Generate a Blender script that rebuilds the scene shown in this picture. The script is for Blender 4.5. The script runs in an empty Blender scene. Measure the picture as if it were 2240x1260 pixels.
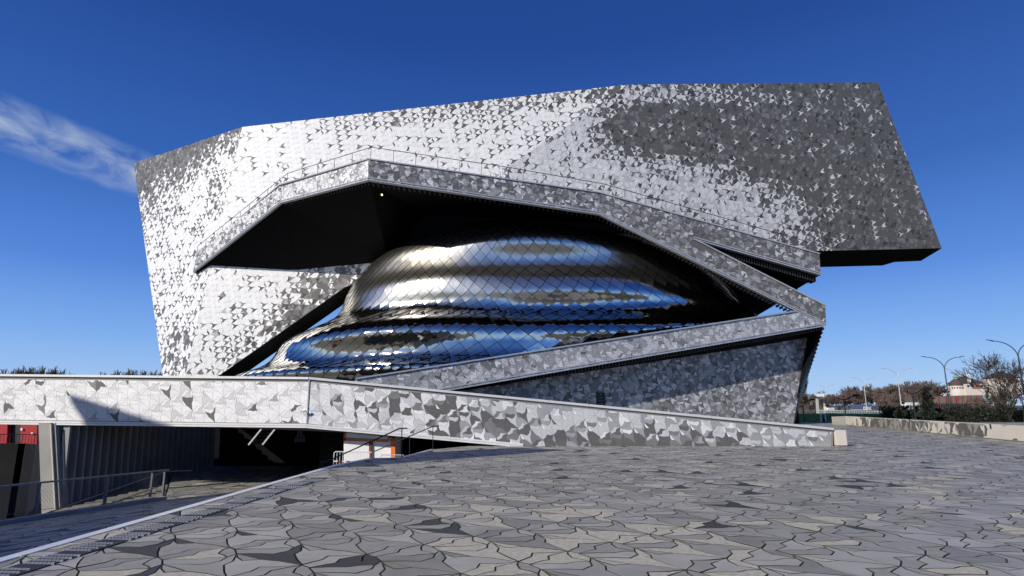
import bpy, math, random
from mathutils import Vector, Matrix, noise
random.seed(7)
R = math.radians
S = bpy.context.scene
COL = S.collection
# ------------------------------------------------------------------ camera
F = 1290.0; TH = R(11.2); EYE = 1.6
cam_d = bpy.data.cameras.new('camera'); cam = bpy.data.objects.new('camera', cam_d); COL.objects.link(cam)
cam.location = (0, 0, EYE); cam.rotation_euler = (R(90) + TH, 0, 0)
cam_d.sensor_width = 36; cam_d.lens = 36 * F / 2240; cam_d.clip_end = 6000; cam_d.clip_start = .1
S.camera = cam
# ------------------------------------------------------------------ light
SUN_EL = R(27); SX, SY = .73, .683                 # horizontal travel of the light
TAN = math.tan(SUN_EL)
tr0 = Vector((SX, SY, -TAN)).normalized()
w = bpy.data.worlds.new('World'); S.world = w; w.use_nodes = True
nt = w.node_tree; nt.nodes.clear()
def N(t, k, **kw):
    n = t.nodes.new(k)
    for a, b in kw.items(): setattr(n, a, b)
    return n
out = N(nt, 'ShaderNodeOutputWorld'); bg = N(nt, 'ShaderNodeBackground')
sky = N(nt, 'ShaderNodeTexSky', sky_type='NISHITA', sun_disc=False)
sky.sun_elevation = SUN_EL; sky.sun_rotation = math.atan2(-SX, -SY)
sky.air_density = 1.25; sky.dust_density = .25; sky.ozone_density = 3.5; sky.altitude = 50
# wispy cloud low in the sky at the left (direction space)
tc = N(nt, 'ShaderNodeTexCoord')
def ray(px, py):
    cx = (px - 1120) / F; cy = (630 - py) / F
    return Vector((cx, math.cos(TH) - cy * math.sin(TH), math.sin(TH) + cy * math.cos(TH)))
c0 = ray(-150, 205).normalized(); c1 = ray(330, 392).normalized()
ax = (c1 - c0).normalized(); cn = (c0 + c1).normalized(); ay = cn.cross(ax).normalized(); mid = (c0 + c1) / 2
def dotn(vec):
    n = N(nt, 'ShaderNodeVectorMath', operation='DOT_PRODUCT'); n.inputs[1].default_value = vec
    nt.links.new(tc.outputs['Generated'], n.inputs[0]); return n.outputs['Value']
def mth(op, a, b=None, clamp=False):
    n = N(nt, 'ShaderNodeMath', operation=op); n.use_clamp = clamp
    for i, v in enumerate((a, b)):
        if v is None: continue
        if isinstance(v, (int, float)): n.inputs[i].default_value = v
        else: nt.links.new(v, n.inputs[i])
    return n.outputs[0]
# clear winter air: the low sky stays blue instead of turning yellow
sx = N(nt, 'ShaderNodeSeparateXYZ'); nt.links.new(tc.outputs['Generated'], sx.inputs[0])
rmp = N(nt, 'ShaderNodeValToRGB'); nt.links.new(sx.outputs[2], rmp.inputs[0])
stops = [(0.0, (.36, .56, .88)), (.03, (.33, .54, .88)), (.10, (.19, .40, .85)), (.20, (.075, .225, .70)), (.34, (.026, .115, .46)), (.55, (.009, .055, .29)), (1.0, (.006, .035, .20))]
while len(rmp.color_ramp.elements) < len(stops): rmp.color_ramp.elements.new(.5)
for e, (p_, c_) in zip(rmp.color_ramp.elements, stops): e.position = p_; e.color = (*c_, 1)
sc_ = N(nt, 'ShaderNodeVectorMath', operation='SCALE'); nt.links.new(rmp.outputs[0], sc_.inputs[0]); sc_.inputs['Scale'].default_value = 1 / .085
hs = N(nt, 'ShaderNodeMixRGB'); nt.links.new(mth('SUBTRACT', .88, mth('MULTIPLY', mth('POWER', mth('MAXIMUM', dotn(tuple(-tr0)), 0.0), 5.0), .5)), hs.inputs[0]); nt.links.new(sky.outputs[0], hs.inputs[1]); nt.links.new(sc_.outputs[0], hs.inputs[2])
U = mth('SUBTRACT', dotn(ax), mid.dot(ax)); V = mth('SUBTRACT', dotn(ay), mid.dot(ay)); Wd = dotn(cn)
cb = N(nt, 'ShaderNodeCombineXYZ'); nt.links.new(U, cb.inputs[0]); nt.links.new(V, cb.inputs[1])
mp = N(nt, 'ShaderNodeMapping'); mp.inputs['Scale'].default_value = (11, 24, 1); mp.inputs['Rotation'].default_value = (0, 0, R(-8))
nt.links.new(cb.outputs[0], mp.inputs[0])
nz = N(nt, 'ShaderNodeTexNoise'); nz.inputs['Scale'].default_value = 1.3; nz.inputs['Detail'].default_value = 7
nz.inputs['Roughness'].default_value = .58; nz.inputs['Distortion'].default_value = .6
nt.links.new(mp.outputs[0], nz.inputs['Vector'])
env = mth('SUBTRACT', 1.0, mth('ADD', mth('POWER', mth('ABSOLUTE', mth('DIVIDE', U, .20)), 4.0), mth('POWER', mth('ABSOLUTE', mth('DIVIDE', V, .037)), 2.0)), True)
cl = mth('MULTIPLY', mth('MULTIPLY', mth('SUBTRACT', nz.outputs['Fac'], .36), 3.0, True), env)
cl = mth('MULTIPLY', cl, mth('GREATER_THAN', Wd, .5))
cl = mth('MULTIPLY', cl, .90, True)
mx = N(nt, 'ShaderNodeMixRGB'); nt.links.new(cl, mx.inputs[0]); nt.links.new(hs.outputs[0], mx.inputs[1])
mx.inputs[2].default_value = (4.6, 5.6, 7.4, 1)
nt.links.new(mx.outputs[0], bg.inputs[0]); bg.inputs[1].default_value = .085
nt.links.new(bg.outputs[0], out.inputs[0])
sd = bpy.data.lights.new('sun', 'SUN'); sun = bpy.data.objects.new('sun', sd); COL.objects.link(sun)
sd.energy = 4.4; sd.angle = R(.5); sd.color = (1.0, .93, .83)
tr = Vector((SX, SY, -TAN)).normalized()
sun.rotation_euler = tr.to_track_quat('-Z', 'Y').to_euler(); sun.location = (-60, -60, 60)
S.view_settings.view_transform = 'Standard'; S.view_settings.look = 'None'
S.view_settings.exposure = 0.08; S.view_settings.gamma = 1; S.view_settings.use_curve_mapping = False
S.render.engine = 'CYCLES'
S.cycles.max_bounces = 6; S.cycles.diffuse_bounces = 3; S.cycles.glossy_bounces = 4; S.cycles.use_denoising = True
# ------------------------------------------------------------------ pixel <-> place
def at(px, py, Y):
    d = ray(px, py); t = Y / d.y
    return Vector((0, 0, EYE)) + d * t
def onz(px, py, z):
    d = ray(px, py); t = (z - EYE) / d.z
    return Vector((0, 0, EYE)) + d * t
class Plane:
    def __init__(s, a, b, c):
        s.o = a; n = (b - a).cross(c - a).normalized()
        if n.y > 0: n = -n
        s.n = n
        s.u = Vector((0, 0, 1)).cross(n).normalized()
        if s.u.x < 0: s.u = -s.u
        s.v = n.cross(s.u).normalized()
        if s.v.z < 0: s.v = -s.v
    def hit(s, px, py):
        d = ray(px, py); o = Vector((0, 0, EYE))
        return o + d * ((s.o - o).dot(s.n) / d.dot(s.n))
    def uv(s, p): q = p - s.o; return (q.dot(s.u), q.dot(s.v))
    def pt(s, u, v, h=0): return s.o + s.u * u + s.v * v + s.n * h
def project(p):
    q = p - Vector((0, 0, EYE)); c, s_ = math.cos(TH), math.sin(TH)
    dep = q.y * c + q.z * s_; up = -q.y * s_ + q.z * c
    return 1120 + F * q.x / dep, 630 - F * up / dep
# ------------------------------------------------------------------ materials
MAT = {}
def mat(name, col, rough=.6, metal=0.0, var=.12, nscale=3.0, bump=.0, bscale=20.0, spec=.5, coat=0, emit=None, grime=None):
    m = bpy.data.materials.new(name); m.use_nodes = True; t = m.node_tree
    b = t.nodes['Principled BSDF']
    b.inputs['Roughness'].default_value = rough; b.inputs['Metallic'].default_value = metal
    b.inputs['Specular IOR Level'].default_value = spec
    g = N(t, 'ShaderNodeNewGeometry'); n = N(t, 'ShaderNodeTexNoise')
    n.inputs['Scale'].default_value = nscale; n.inputs['Detail'].default_value = 6; n.inputs['Roughness'].default_value = .6
    t.links.new(g.outputs['Position'], n.inputs['Vector'])
    r = N(t, 'ShaderNodeValToRGB')
    r.color_ramp.elements[0].position = .3; r.color_ramp.elements[1].position = .7
    lo = [c * (1 - var) for c in (grime or col)]; hi = [min(1, c * (1 + var)) for c in col]
    r.color_ramp.elements[0].color = (*lo, 1); r.color_ramp.elements[1].color = (*hi, 1)
    t.links.new(n.outputs['Fac'], r.inputs[0]); t.links.new(r.outputs[0], b.inputs['Base Color'])
    if bump:
        n2 = N(t, 'ShaderNodeTexNoise'); n2.inputs['Scale'].default_value = bscale; n2.inputs['Detail'].default_value = 4
        t.links.new(g.outputs['Position'], n2.inputs['Vector'])
        bp = N(t, 'ShaderNodeBump'); bp.inputs['Strength'].default_value = bump; bp.inputs['Distance'].default_value = .02
        t.links.new(n2.outputs['Fac'], bp.inputs['Height']); t.links.new(bp.outputs[0], b.inputs['Normal'])
    if emit:
        b.inputs['Emission Color'].default_value = (*emit[0], 1); b.inputs['Emission Strength'].default_value = emit[1]
    MAT[name] = m; return m
def g3(v, b=1.0): return (v, v * (1 + .005 * b), v * (1 + .02 * b))
# cast aluminium cladding tones: 0 white .. 6 near black
PAL = [mat('aluminium_white', g3(.76), .5, .12, .04, 1.2), mat('aluminium_pale', g3(.69), .5, .15, .05, 1.2),
       mat('aluminium_light', g3(.57), .46, .25, .06, 1.2), mat('aluminium_mid', g3(.37), .42, .3, .08, 1.2),
       mat('aluminium_grey', (.225, .22, .215), .42, .3, .10, 1.2), mat('aluminium_dark', (.125, .122, .118), .45, .2, .12, 1.2),
       mat('aluminium_black', (.06, .058, .056), .45, .2, .15, 1.2)]
PAV = [mat('paving_blue', (.305, .295, .272), .55, 0, .16, 2.2, .35, 60), mat('paving_grey', (.24, .232, .216), .55, 0, .16, 2.2, .35, 60),
       mat('paving_pale', (.385, .372, .342), .55, 0, .13, 2.2, .35, 60), mat('paving_beige', (.50, .465, .385), .85, 0, .22, 14, .8, 90),
       mat('paving_dark', (.045, .046, .05), .7, 0, .15, 2.2, .35, 60), mat('paving_warm', (.31, .297, .275), .75, 0, .2, 9, .6, 80)]
joint_m = mat('mossy_joint', (.04, .05, .012), .95, 0, .5, 1.5, .5, 60, grime=(.012, .012, .012))
backing_m = mat('joint_backing', (.09, .09, .09), .7, 0, .1)
backing_l = mat('joint_backing_pale', (.22, .22, .22), .6, .1, .1)
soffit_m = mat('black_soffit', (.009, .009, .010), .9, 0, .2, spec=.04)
fin_m = mat('soffit_fin_metal', (.07, .068, .065), .42, .6, .1)
trim_m = mat('white_trim', (.72, .72, .72), .4, .2, .05)
trim_g = mat('grey_trim', (.42, .44, .47), .4, .35, .06)
steel_m = None
dark_metal = mat('dark_metal', (.02, .021, .024), .45, .3, .1)
grey_metal = mat('galvanised_metal', (.22, .23, .24), .45, .6, .1)
pale_metal = mat('pale_pole_metal', (.55, .54, .48), .5, .2, .1)
conc_m = mat('concrete', (.30, .295, .275), .85, 0, .16, .8, .4, 30)
conc_l = mat('pale_concrete', (.56, .52, .45), .8, 0, .08, .7, .25, 25)
conc_d = mat('dark_concrete', (.13, .128, .122), .85, 0, .2, .8, .4, 30)
fin_conc = mat('fin_concrete', (.26, .255, .245), .8, 0, .15, .6, .3, 30)
black_m = mat('black_paint', (.01, .01, .012), .5, 0, .1)
glass_m = mat('dark_glass', (.02, .025, .03), .08, 0, .1)
red_m = mat('red_paint', (.36, .008, .010), .45, 0, .1)
orange_m = mat('orange_paint', (.75, .17, .03), .55, 0, .12)
white_m = mat('white_paint', (.80, .80, .79), .5, 0, .03)
blue_m = mat('blue_paint', (.015, .035, .10), .4, 0, .1)
bark_m = mat('bark', (.10, .078, .06), .9, 0, .25, 2)
bark_d = mat('dark_bark', (.038, .03, .024), .9, 0, .25, 2)
bark_r = mat('russet_twigs', (.125, .088, .076), .9, 0, .3, .3)
needle_m = mat('conifer_needles', (.022, .032, .02), .8, 0, .4, 3)
leaf_m = mat('ivy_leaves', (.015, .02, .01), .7, 0, .5, 3)
grass_m = mat('grass', (.17, .22, .02), .9, 0, .45, 1.2, .6, 12)
earth_m = mat('earth', (.10, .095, .07), .95, 0, .3, .05, .3, 3)
asphalt_m = mat('asphalt', (.05, .05, .052), .9, 0, .15, 2)
roof_m = mat('roof_tiles', (.075, .052, .045), .8, 0, .2, 1)
copper_m = mat('green_copper', (.22, .32, .29), .7, 0, .1)
render_m = mat('cream_render', (.62, .57, .50), .8, 0, .08)
brick_m = mat('red_brick', (.30, .13, .09), .85, 0, .2)
glint_m = mat('painted_glint', (.9, .8, .6), .4, 0, .02, emit=((1, .78, .5), 2.5))
# polished steel
def steel(name, rough, tint):
    m = mat(name, tint, rough, 1.0, .04, .4)
    t = m.node_tree; b = t.nodes['Principled BSDF']; g = N(t, 'ShaderNodeNewGeometry')
    n = N(t, 'ShaderNodeTexNoise'); n.inputs['Scale'].default_value = 1.1; n.inputs['Detail'].default_value = 2
    t.links.new(g.outputs['Position'], n.inputs['Vector'])
    bp = N(t, 'ShaderNodeBump'); bp.inputs['Strength'].default_value = .35; bp.inputs['Distance'].default_value = .05
    t.links.new(n.outputs['Fac'], bp.inputs['Height']); t.links.new(bp.outputs[0], b.inputs['Normal'])
    return m
STL = [steel('polished_steel', .14, (.66, .64, .60)), steel('brushed_steel', .27, (.72, .69, .63)), steel('mirror_steel', .07, (.64, .63, .61))]
# ------------------------------------------------------------------ mesh helpers
class MB:
    def __init__(s): s.v = []; s.f = []; s.m = []
    def face(s, pts, mi=0):
        b = len(s.v); s.v += [tuple(p) for p in pts]; s.f.append(tuple(range(b, b + len(pts)))); s.m.append(mi)
    def prism(s, pts, off, mi=0, side=None, back=None):
        """polygon pts extruded by vector off"""
        side = mi if side is None else side; back = side if back is None else back
        b = len(s.v); n = len(pts); off = Vector(off)
        s.v += [tuple(p) for p in pts] + [tuple(Vector(p) + off) for p in pts]
        s.f.append(tuple(range(b, b + n))); s.m.append(mi)
        s.f.append(tuple(range(b + 2 * n - 1, b + n - 1, -1))); s.m.append(back)
        for i in range(n):
            j = (i + 1) % n
            s.f.append((b + i, b + n + i, b + n + j, b + j)); s.m.append(side)
    def box(s, c, d, mi=0, rz=0):
        c = Vector(c); hx, hy, hz = d[0] / 2, d[1] / 2, d[2] / 2
        cs, sn = math.cos(rz), math.sin(rz)
        def P(x, y, z): return c + Vector((x * cs - y * sn, x * sn + y * cs, z))
        s.prism([P(-hx, -hy, -hz), P(hx, -hy, -hz), P(hx, hy, -hz), P(-hx, hy, -hz)], (0, 0, 2 * hz), mi)
    def beam(s, a, b, wd, h, mi=0, up=(0, 0, 1)):
        a = Vector(a); b = Vector(b); d = (b - a)
        if d.length < 1e-6: return
        d.normalize(); sd_ = d.cross(Vector(up))
        if sd_.length < 1e-4: sd_ = d.cross(Vector((1, 0, 0)))
        sd_.normalize(); u = sd_.cross(d).normalized()
        q = [a + sd_ * (wd / 2) * x + u * (h / 2) * y for x, y in ((-1, -1), (1, -1), (1, 1), (-1, 1))]
        s.prism(q, b - a, mi)
    def tube(s, pts, r0, r1=None, n=6, mi=0):
        r1 = r0 if r1 is None else r1; pts = [Vector(p) for p in pts]; m = len(pts); base = len(s.v)
        for i, p in enumerate(pts):
            d = (pts[min(i + 1, m - 1)] - pts[max(i - 1, 0)]).normalized()
            x = d.cross(Vector((0, 0, 1)))
            if x.length < .05: x = d.cross(Vector((1, 0, 0)))
            x.normalize(); y = d.cross(x); r = r0 + (r1 - r0) * i / max(1, m - 1)
            for k in range(n):
                a = 2 * math.pi * k / n; s.v.append(tuple(p + x * r * math.cos(a) + y * r * math.sin(a)))
        for i in range(m - 1):
            for k in range(n):
                k2 = (k + 1) % n
                s.f.append((base + i * n + k, base + i * n + k2, base + (i + 1) * n + k2, base + (i + 1) * n + k)); s.m.append(mi)
        s.f.append(tuple(base + k for k in range(n - 1, -1, -1))); s.m.append(mi)
        s.f.append(tuple(base + (m - 1) * n + k for k in range(n))); s.m.append(mi)
    def lathe(s, prof, c, n=12, mi=0):
        c = Vector(c); base = len(s.v)
        for r, z in prof:
            for k in range(n):
                a = 2 * math.pi * k / n; s.v.append((c.x + r * math.cos(a), c.y + r * math.sin(a), c.z + z))
        for i in range(len(prof) - 1):
            for k in range(n):
                k2 = (k + 1) % n
                s.f.append((base + i * n + k, base + i * n + k2, base + (i + 1) * n + k2, base + (i + 1) * n + k)); s.m.append(mi)
    def build(s, name, mats, parent=None, smooth=False, kind=None, tidy=False):
        me = bpy.data.meshes.new(name); me.from_pydata(s.v, [], s.f)
        if not isinstance(mats, (list, tuple)): mats = [mats]
        for m in mats: me.materials.append(m)
        if len(mats) > 1: me.polygons.foreach_set('material_index', s.m)
        if smooth: me.polygons.foreach_set('use_smooth', [True] * len(me.polygons))
        me.update()
        o = bpy.data.objects.new(name, me); COL.objects.link(o)
        if parent: o.parent = parent
        if kind: o['kind'] = kind
        return o
def fixn(o):
    import bmesh
    bm = bmesh.new(); bm.from_mesh(o.data); bmesh.ops.recalc_face_normals(bm, faces=bm.faces); bm.to_mesh(o.data); bm.free(); return o
def thing(name, label, cat, loc=(0, 0, 0), group=None):
    o = bpy.data.objects.new(name, None); COL.objects.link(o); o.location = loc; o.empty_display_size = .5
    o['label'] = label; o['category'] = cat
    if group: o['group'] = group
    return o
def tag(o, label, cat, group=None):
    o['label'] = label; o['category'] = cat
    if group: o['group'] = group
    return o
def copy_tree(o, parent=None):
    c = o.copy(); COL.objects.link(c)
    if parent: c.parent = parent
    for ch in list(o.children): copy_tree(ch, c)
    return c
# ------------------------------------------------------------------ bird tessellation (7 tiles per cell)
A_ = Vector((175, -80)); B_ = Vector((238, 270))
def tess():
    P = (0, 0); T = (22, 35); S_ = (38, 91); Rr = (20, 128)
    sh = lambda p, v, k=1: (p[0] + v[0] * k, p[1] + v[1] * k)
    a = tuple(A_); b = tuple(B_)
    P1 = sh(P, a, -1); Lt = sh(T, a, -1); S1 = sh(S_, a, -1); Q = sh(P1, b)
    Dr = [(-12, 30), (-15, 75), (5, 100)]
    Db = [(-20, 122), (-55, 132), (-100, 120)]
    Dl = [(-110, 90), (-85, 80), (-75, 40), (-40, 20)]
    Ft = [(-125, 35), (-110, -5), (-60, 5)]
    Eb = [(10, 170), (-30, 202), (-70, 185)]
    Kr = [(42, 131), (45, 181), (30, 221), (45, 291)]
    Kb1 = [(-90, 221), (-55, 261)]; Kb2 = [(0, 295)]
    Hl = [(-125, 221), (-105, 261)]
    D = [P] + Dr + [Rr] + Db + [Lt] + Dl
    E = [Lt] + Db[::-1] + [Rr] + Eb + [S1]
    Fp = [P1] + Ft + [P] + Dl[::-1] + [Lt]
    G = [P, T, S_, Rr] + Dr[::-1]
    K = [S1] + Eb[::-1] + [Rr, S_] + Kr + [Q] + Kb2[::-1] + Kb1[::-1]
    H = [S1] + Kb1 + Hl[::-1]
    Kr1 = [sh(p, a, -1) for p in Kr]
    Ftq = [sh(p, Q) for p in Ft]
    J = [S1] + Hl + [Kb1[1]] + Kb2 + [Q] + Ftq[::-1] + [sh(Q, a, -1)] + Kr1[::-1]
    out_ = []
    for poly in (D, E, Fp, G, K, H, J):
        q = [(x / 192.0, -y / 192.0) for x, y in poly]           # y up, |a| = 1
        ar = sum(q[i][0] * q[(i + 1) % len(q)][1] - q[(i + 1) % len(q)][0] * q[i][1] for i in range(len(q)))
        if ar < 0: q.reverse()
        out_.append(q)
    return out_
TESS = tess(); LA = (A_.x / 192, -A_.y / 192); LB = (B_.x / 192, -B_.y / 192)
def inset(poly, g):
    n = len(poly); res = []
    for i in range(n):
        p0, p, p2 = poly[i - 1], poly[i], poly[(i + 1) % n]
        d1 = Vector((p[0] - p0[0], p[1] - p0[1])).normalized(); d2 = Vector((p2[0] - p[0], p2[1] - p[1])).normalized()
        n1 = Vector((-d1.y, d1.x)); n2 = Vector((-d2.y, d2.x)); bis = n1 + n2
        if bis.length < .2: res.append(p); continue
        bis.normalize(); k = min(1 / max(.35, bis.dot(n1)), 2.2) * g
        res.append((p[0] + bis.x * k, p[1] + bis.y * k))
    return res
def clip(poly, a, b):
    """keep the part of poly to the left of a->b"""
    dx, dy = b[0] - a[0], b[1] - a[1]
    sd_ = [dx * (p[1] - a[1]) - dy * (p[0] - a[0]) for p in poly]
    if min(sd_) >= 0: return poly, False
    if max(sd_) <= 0: return [], True
    r = []
    for i in range(len(poly)):
        j = (i + 1) % len(poly); p, q = poly[i], poly[j]
        if sd_[i] >= 0: r.append(p)
        if (sd_[i] >= 0) != (sd_[j] >= 0):
            t = sd_[i] / (sd_[i] - sd_[j]); r.append((p[0] + (q[0] - p[0]) * t, p[1] + (q[1] - p[1]) * t))
    return r, True
def inside(p, poly):
    c = False; n = len(poly)
    for i in range(n):
        a, b = poly[i], poly[i - 1]
        if (a[1] > p[1]) != (b[1] > p[1]) and p[0] < (b[0] - a[0]) * (p[1] - a[1]) / (b[1] - a[1]) + a[0]: c = not c
    return c
def area(q): return .5 * sum(q[i][0] * q[(i + 1) % len(q)][1] - q[(i + 1) % len(q)][0] * q[i][1] for i in range(len(q)))
def tiles(plane, poly, scale, rot, gap, org=(0, 0), keep=None):
    """list of (type, full?, centre, 2d polygon) covering poly (uv list) on plane"""
    if area(poly) < 0: poly = poly[::-1]
    cs, sn = math.cos(rot) * scale, math.sin(rot) * scale
    X = lambda p: (p[0] * cs - p[1] * sn, p[0] * sn + p[1] * cs)
    a = X(LA); b = X(LB); shp = [[X(p) for p in inset(q, gap / scale)] for q in TESS]
    cen = [(sum(p[0] for p in q) / len(q), sum(p[1] for p in q) / len(q)) for q in shp]
    det = a[0] * b[1] - a[1] * b[0]
    ij = []
    for p in poly:
        x, y = p[0] - org[0], p[1] - org[1]
        ij.append(((x * b[1] - y * b[0]) / det, (a[0] * y - a[1] * x) / det))
    i0, i1 = int(min(t[0] for t in ij)) - 3, int(max(t[0] for t in ij)) + 3
    j0, j1 = int(min(t[1] for t in ij)) - 3, int(max(t[1] for t in ij)) + 3
    x0, x1 = min(p[0] for p in poly), max(p[0] for p in poly); y0, y1 = min(p[1] for p in poly), max(p[1] for p in poly)
    rad = 1.6 * scale; res = []; n = len(poly)
    E = []
    for k in range(n):
        p, q = poly[k], poly[(k + 1) % n]; L = math.hypot(q[0] - p[0], q[1] - p[1])
        if L > 1e-6: E.append((p, q, (q[0] - p[0]) / L, (q[1] - p[1]) / L, L))
    for i in range(i0, i1):
        for j in range(j0, j1):
            ox = org[0] + a[0] * i + b[0] * j; oy = org[1] + a[1] * i + b[1] * j
            if ox < x0 - 3 * scale or ox > x1 + 3 * scale or oy < y0 - 3 * scale or oy > y1 + 3 * scale: continue
            for t in range(7):
                c = (ox + cen[t][0], oy + cen[t][1])
                if keep and not keep(c): continue
                q = None; cut = False; near = []
                for e in E:
                    rx, ry = c[0] - e[0][0], c[1] - e[0][1]
                    al = rx * e[2] + ry * e[3]; pe = -rx * e[3] + ry * e[2]
                    if abs(pe) < rad * .9 and -rad * .6 < al < e[4] + rad * .6: near.append(e)
                inn = inside(c, poly)
                if not near:
                    if inn: res.append((t, True, c, None, (ox, oy)))
                    continue
                q = [(ox + p[0], oy + p[1]) for p in shp[t]]
                for e in near:
                    rx, ry = c[0] - e[0][0], c[1] - e[0][1]
                    al = rx * e[2] + ry * e[3]
                    if -rad * .25 < al < e[4] + rad * .25 or not inn:
                        q, ch = clip(q, e[0], e[1]); cut = cut or ch
                        if len(q) < 3: break
                if len(q) < 3 or area(q) < .012 * scale * scale: continue
                cc = (sum(p[0] for p in q) / len(q), sum(p[1] for p in q) / len(q))
                if not inside(cc, poly) and not inn: continue
                if not cut: res.append((t, True, c, None, (ox, oy)))
                else: res.append((t, False, cc, q, (ox, oy)))
    return res, shp
class Field:
    """collects tiles of several facets, then makes the largest in view objects and the rest one mesh"""
    def __init__(s, parent, name, mats, side=None): s.p = parent; s.name = name; s.mats = mats; s.L = []; s.side = side or mats[0]
    def add(s, plane, pts, scale, rot, gap, th, tone, org=(0, 0), lift=.0, keep=None, tilt=.012, ground=False):
        poly = [plane.uv(p) for p in pts]
        ts, shp = tiles(plane, poly, scale, rot, gap, org, keep)
        for t, full, c, q, o in ts:
            w_ = plane.pt(*c); px = project(w_) if w_.y > .3 else (-999, 9999)
            mi = tone(px[0], px[1], t)
            if mi is None: continue
            d = (w_ - Vector((0, 0, EYE))).length
            vis = -60 < px[0] < 2300 and -60 < px[1] < 1330
            s.L.append((d if vis else d + 1000, plane, shp, t, full, c, q, o, mi, th, lift, (random.gauss(0, tilt), random.gauss(0, tilt)), scale))
    def finish(s, n_obj=300):
        s.L.sort(key=lambda r: r[0]); cache = {}
        mb = MB()
        for k, (d, pl, shp, t, full, c, q, o, mi, th, lift, tl, sc) in enumerate(s.L):
            if q is None: q2 = [(p[0] + o[0] - c[0], p[1] + o[1] - c[1]) for p in shp[t]]
            else: q2 = [(p[0] - c[0], p[1] - c[1]) for p in q]
            if k < n_obj:
                key = (id(shp), t, mi, th) if full else None
                me = cache.get(key) if key else None
                if me is None:
                    m = MB(); m.prism([(x, y, th) for x, y in q2], (0, 0, -th - .0), 0, 1)
                    me = bpy.data.meshes.new(s.name); me.from_pydata(m.v, [], m.f); me.materials.append(s.mats[mi]); me.materials.append(s.side); me.polygons.foreach_set('material_index', m.m); me.update()
                    if key: cache[key] = me
                ob = bpy.data.objects.new(s.name, me); COL.objects.link(ob); ob.parent = s.p
                u = (pl.u + pl.n * (-tl[0])).normalized(); n_ = (pl.n + pl.u * tl[0] + pl.v * tl[1]).normalized()
                v = n_.cross(u).normalized()
                u = v.cross(n_)
                wp = pl.pt(c[0], c[1], lift)
                M = Matrix(((u.x, v.x, n_.x, wp.x), (u.y, v.y, n_.y, wp.y), (u.z, v.z, n_.z, wp.z), (0, 0, 0, 1)))
                if s.p: M = s.p.matrix_basis.inverted() @ M
                ob.matrix_basis = M
            else:
                b = len(mb.v); m_ = len(q2)
                for x, y in q2: mb.v.append(tuple(pl.pt(c[0] + x, c[1] + y, lift + th + x * tl[0] + y * tl[1])))
                if d > 56 and d < 900:      # far tiles: plates on their backing, too small to show an edge
                    mb.f.append(tuple(range(b, b + m_))); mb.m.append(mi); continue
                for x, y in q2: mb.v.append(tuple(pl.pt(c[0] + x, c[1] + y, lift - .004)))
                mb.f.append(tuple(range(b, b + m_))); mb.m.append(mi)
                for i in range(m_):
                    j = (i + 1) % m_; mb.f.append((b + i, b + m_ + i, b + m_ + j, b + j)); mb.m.append(len(s.mats))
        if s.p: off = s.p.location; mb.v = [(x - off.x, y - off.y, z - off.z) for x, y, z in mb.v]
        if len(s.L) > n_obj: mb.build(s.name + '_field', s.mats + [s.side], s.p, kind='stuff')
        print('FIELD', s.name, len(s.L), 'verts', len(mb.v))
def pick(*ws):
    r = random.random() * sum(ws)
    for i, x in enumerate(ws):
        r -= x
        if r <= 0: return i
    return len(ws) - 1
def gs(px, py, cx, cy, sx, sy, ang=0):
    dx, dy = px - cx, py - cy; a = R(ang); x = dx * math.cos(a) + dy * math.sin(a); y = -dx * math.sin(a) + dy * math.cos(a)
    return math.exp(-(x / sx) ** 2 - (y / sy) ** 2)
def cl_noise(px, py, s, seed=0): return noise.noise(Vector((px / s, py / s, seed)))
# ================================================================== THE SETTING
XY = lambda *p: [Vector((x, y, 0)) for x, y in p]
GZ = -3.6
gr = MB(); gr.face([(-4000, -1500, GZ), (4000, -1500, GZ), (4000, 5000, GZ), (-4000, 5000, GZ)]); o = gr.build('ground', earth_m); o['kind'] = 'structure'
def clip_z(px, py, z=0): return onz(px, py, z)
e0 = onz(0, 1230, 0); e1 = onz(740, 1018, 0); dirs = (e1 - e0).normalized()
e_start = e0 - dirs * 16
e2 = onz(815, 1003, 0); e3 = onz(880, 1002, 0); e4 = onz(950, 983, 0)
print('edge', e0, e1, e2, e3, e4)
plz_pts = [e_start, Vector((60, -12, 0)), Vector((60, 57, 0)), Vector((-1.6, 57, 0)), Vector((-1.6, 24.4, 0)), e4, e3, e2, e1]
mb = MB(); mb.prism([Vector((p.x, p.y, -.012)) for p in plz_pts], (0, 0, -3.4), 0, 1)
plaza = mb.build('plaza', [joint_m, conc_d]); plaza['kind'] = 'structure'
class GP:      # ground plane frame
    pass
def gplane(z, sl=0.0, y0=0.0):
    p = Plane.__new__(Plane); p.o = Vector((0, y0, z)); p.u = Vector((1, 0, 0)); p.v = Vector((0, 1, sl)).normalized(); p.n = p.u.cross(p.v).normalized(); return p
def pav_tone(px, py, t):
    k = gs(px, py, 1230, 1190, 330, 85) * 1.1 + gs(px, py, 1560, 1040, 260, 40) * .25
    k += .5 * cl_noise(px, py, 110, 3) * (1 if py > 1020 else .4)
    dk = .06 + .10 * gs(px, py, 1000, 1130, 420, 90)
    if random.random() < dk and t in (0, 3, 4, 5): return 4
    if random.random() < max(0.03, k * .75): return 3 if random.random() < .8 else 5
    return pick(.38, .32 if px < 1300 else .12, .38 if px > 1200 else .22, .03, .01, .14)
pf = Field(plaza, 'paving_stone', PAV, joint_m)
def kp(c):
    x, y = c
    return y > 3.6 and x < 3 + y * 1.02 and x > -3 - y * 1.05 and y < 56
plane0 = gplane(-.012)
pf.add(plane0, [p + Vector((0, 0, 0)) for p in plz_pts], .71, R(14), .010, .012, pav_tone, keep=kp, tilt=.005)
pf.finish(300)
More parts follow.
